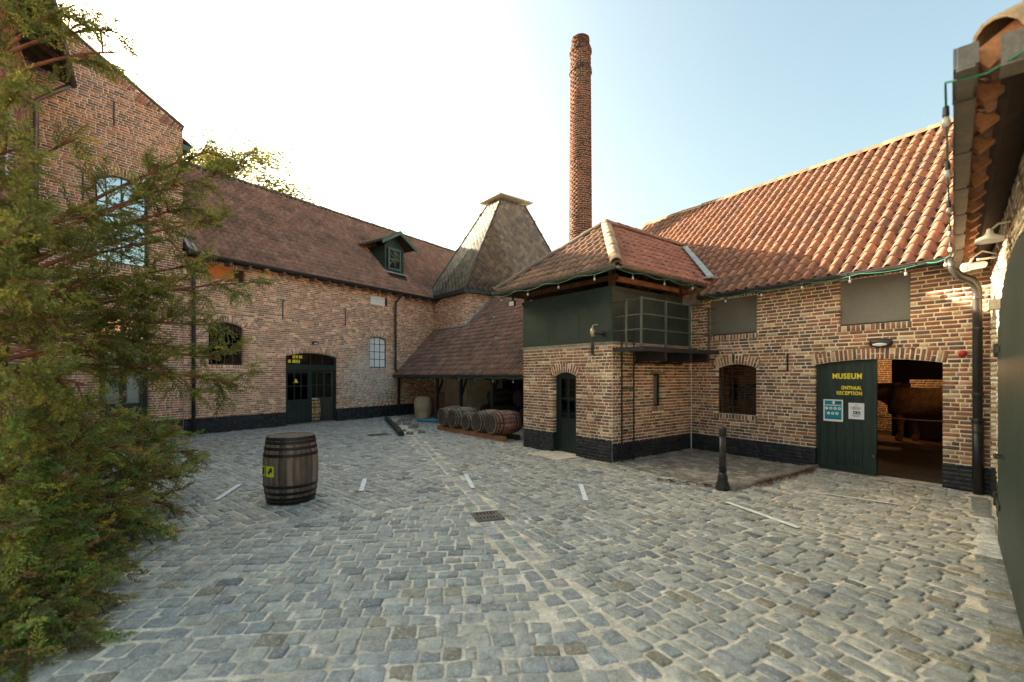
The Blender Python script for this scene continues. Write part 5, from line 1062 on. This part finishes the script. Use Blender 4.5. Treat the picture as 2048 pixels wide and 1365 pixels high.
def foliage(name, sprays, mat, parent):
    """sprays: (pos, dir, scale, colour)"""
    VV = []; CC = []; LL = []; k = 0
    for i, (p, d, s, c) in enumerate(sprays):
        V, F_, K = SPR[i % 6]; d = Vector(d).normalized(); up = Vector((RD.gauss(0, .35), RD.gauss(0, .35), 1)); y = up.cross(d)
        if y.length < 1e-3: y = Vector((0, 1, 0))
        y.normalize(); z = d.cross(y); A = np.array([tuple(d), tuple(y), tuple(z)])
        VV.append(V*s @ A+np.array(tuple(p))); CC.append(np.outer(K, c)); LL.append(np.array(F_).ravel()+k); k += len(V)
    VV = np.concatenate(VV); LL = np.concatenate(LL); me = arrays_mesh(name, VV, LL, np.full(len(LL)//4, 4), np.concatenate(CC)); return link(name, me, mat, parent)
GREENS = [(0.173, 0.187, 0.044), (0.233, 0.238, 0.055), (0.137, 0.152, 0.044), (0.330, 0.292, 0.068), (0.194, 0.206, 0.059)]
def at(px, py, Y): return Vector(((px-1024)/930*Y, Y, CAMH-(py-750)/930*Y))
def bez(a, b, c, n): return [a*(1-t)**2+b*2*t*(1-t)+c*t*t for t in [i/n for i in range(n+1)]]
def grow(limbs, wood_mb, sub_n, spr_n, q, col_fn, sc=(.2, .32), spread=.55, start=.3):
    out = []
    for (A, Bm, Cc, r0, dens) in limbs:
        P = bez(A, Bm, Cc, 12); wood_mb.tube(P, [r0*(1-.85*i/12)+.004 for i in range(13)], 7); L_ = sum((P[i+1]-P[i]).length for i in range(12))
        m = max(4, int(L_*sub_n*dens))
        for k in range(m):
            t = start+(1-start)*(k+q.random())/m; i = min(11, int(t*12)); p = P[i].lerp(P[i+1], t*12-i); tan = (P[i+1]-P[i]).normalized()
            d = (tan*.7+Vector((q.gauss(0, spread), q.gauss(0, spread), q.gauss(0, spread)*.8+.05))).normalized(); bl = q.uniform(.25, .6)*(1.15-.6*t)
            e = p+d*bl+Vector((0, 0, -.06*bl)); wood_mb.tube([p, p.lerp(e, .5)+Vector((0, 0, .03)), e], [.010, .007, .003], 5)
            for j in range(spr_n):
                f = (j+.6)/spr_n; pp_ = p.lerp(e, f*.95); dd_ = (d*.8+Vector((q.gauss(0, .55), q.gauss(0, .55), q.gauss(0, .45)))).normalized(); out.append((pp_, dd_, q.uniform(*sc), col_fn(pp_, q)))
    return out
q = random.Random(5)
def jcol(p, q):
    c = q.choice(GREENS); g = q.uniform(.7, 1.35); return tuple(v*g for v in c)
jt = thing('juniper_tree', 'shaggy juniper tree with drooping sprays in front of the side wing', 'tree', frame(-5.3, 4.3, 1, 0))
O = Vector((-5.3, 4.3, 0)); tops = [O+Vector((0, 0, 0)), O+Vector((.15, 0, 1.0)), O+Vector((.05, .1, 2.2)), O+Vector((.25, -.1, 3.6)), O+Vector((.2, 0, 5.0)), O+Vector((.3, .1, 6.3))]
wood = MB(); wood.tube([p-O for p in tops], [.17, .14, .12, .09, .06, .03], 10)
def tr(z):
    for a, b in zip(tops, tops[1:]):
        if a.z <= z <= b.z: return a.lerp(b, (z-a.z)/(b.z-a.z))
    return tops[-1]
TG = [(475, 340, 5.6, 2.6, 1.0), (430, 300, 5.6, 2.6, .8), (400, 410, 5.4, 2.4, .8), (445, 440, 5.4, 2.4, .6), (510, 565, 5.4, 2.0, .7), (475, 770, 4.9, 1.7, 1.0), (400, 650, 4.7, 1.9, 1.1), (440, 720, 4.9, 1.8, .8), (420, 530, 5.2, 2.1, .7), (300, 400, 5.0, 2.5, .5), (340, 480, 4.8, 2.3, .9), (235, 105, 4.6, 4.2, .35), (215, 60, 4.5, 4.4, .5),
      (150, 10, 4.2, 4.2, .8), (50, 40, 3.8, 3.8, 1.1), (40, 180, 3.5, 3.2, .9), (150, 280, 4.3, 3.0, .5), (190, 430, 4.3, 2.6, .7), (60, 400, 3.4, 2.6, .8), (130, 500, 3.8, 2.3, 1.0), (240, 560, 4.4, 2.0, 1.0), (320, 590, 4.7, 2.0, .9), (30, 560, 3.1, 2.1, 1.1), (110, 640, 3.5, 1.8, 1.1), (220, 680, 4.2, 1.7, .9), (300, 690, 4.6, 1.7, .9), (60, 760, 3.2, 1.5, 1.1), (170, 770, 3.8, 1.5, 1.0),
      (10, 300, 3.2, 3.0, .9), (20, 480, 3.0, 2.2, 1.0), (270, 640, 4.5, 1.9, .9), (345, 740, 4.7, 1.6, .7), (-60, 400, 3.3, 2.6, .8), (-80, 200, 3.6, 3.2, .8), (-60, 650, 3.2, 1.8, .8)]
limbs = []
for (px, py, Y, z0, dn) in TG:
    e = at(px, py, Y); a = tr(z0); m = a.lerp(e, .5)+Vector((0, 0, .25)); limbs.append((a-O, m-O, e-O, .022, dn))
spr = grow(limbs, wood, 5.4, 7, q, jcol, (.14, .25), .5, .45)
wood.build('trunk', 'branch', jt, smooth=True); foliage('crown', spr, 'needles', jt)
jb = thing('juniper_bush', 'low spreading juniper bush on the cobbles beneath the juniper tree', 'bush', frame(-5.0, 4.6, 1, 0)); O2 = Vector((-5.0, 4.6, 0)); wood = MB(); limbs = []
EDGE = [(385, 905, 7.0), (380, 945, 6.6), (350, 960, 6.0), (330, 880, 6.6), (290, 850, 6.4), (345, 1010, 5.6), (310, 1060, 5.2), (330, 1090, 4.9), (270, 1090, 4.7), (240, 1150, 4.2), (210, 1200, 3.8), (190, 1260, 3.4), (170, 1330, 3.1), (120, 1370, 2.9), (60, 1390, 2.7), (0, 1400, 2.6),
        (240, 830, 5.6), (180, 820, 5.0), (120, 830, 4.4), (60, 850, 4.0), (20, 870, 3.6), (280, 930, 5.6), (230, 900, 5.0), (170, 900, 4.4), (110, 920, 3.9), (50, 950, 3.5), (0, 980, 3.2), (260, 1010, 5.0), (200, 1000, 4.4), (140, 1010, 3.9), (80, 1040, 3.5), (20, 1080, 3.1), (220, 1090, 4.4), (160, 1110, 3.9), (100, 1150, 3.5), (40, 1180, 3.1), (150, 1210, 3.5), (90, 1260, 3.1), (30, 1290, 2.9), (130, 1300, 3.1), (70, 1340, 2.9),
        (330, 930, 6.2), (300, 980, 5.6), (360, 870, 7.2)]
for (px, py, Y) in EDGE:
    e = at(px, py, Y); e.z = max(.06, e.z); a = O2.lerp(e, .12)+Vector((q.gauss(0, .2), q.gauss(0, .2), .08)); a.z = .1; m = a.lerp(e, .5)+Vector((0, 0, .35+.25*e.z)); limbs.append((a-O2, m-O2, e-O2, .018, 1.0))
spr = grow(limbs, wood, 8.5, 6, q, lambda p, q_: tuple(v*q_.uniform(.9, 1.7) for v in q_.choice(GREENS+[(.27, .27, .08), (.22, .23, .07)])), (.13, .23), .45, .25)
wood.build('stems', 'branch', jb, smooth=True); foliage('foliage', spr, 'needles', jb)
bt = thing('background_tree', 'sunlit leafy tree rising behind the wing roof', 'tree', frame(-30.5, 52, 1, 0)); wood = MB(); wood.tube([(0, 0, 0), (.3, 0, 8), (.2, 0, 17), (.6, 0, 22)], [.5, .33, .22, .08], 9); T = []; Ms = []; C = []
for k in range(64):
    a = q.uniform(0, 2*PI); h = q.uniform(13, 25.3); r = 8.4*math.sqrt(max(.12, 1-((h-15)/12.5)**2))*q.uniform(.4, 1.0); c = Vector((r*math.cos(a), r*math.sin(a), h+1.2)); wood.tube([(0, 0, h-2), tuple(c*.6+Vector((0, 0, .4*h*0))), tuple(c)], [.1, .06, .02], 5)
    for j in range(300):
        p = c+Vector((q.gauss(0, 1.15), q.gauss(0, 1.15), q.gauss(0, .5))); s = q.uniform(.18, .4); A = Matrix.Rotation(q.uniform(0, 6.3), 3, 'Z') @ Matrix.Rotation(q.gauss(0, .5), 3, 'X'); Ms.append([[A[m][0]*s, A[m][1]*s*.8, A[m][2]*s, p[m]] for m in range(3)]+[[0, 0, 0, 1]]); T.append(0); C.append(q.choice([(.16, .15, .025), (.11, .115, .022), (.22, .19, .03), (.09, .095, .022)]))
wood.build('trunk', 'bark', bt); crown = link('crown', arrays_mesh('crown', np.array([(0, 0, 12.), (.1, 0, 12), (0, .1, 12)]), [0, 1, 2], [3], np.full((3, 3), .08)), 'leaves', bt); emit(crown, [lv], T, Ms, C, 'leaf', 'leaves', 0)
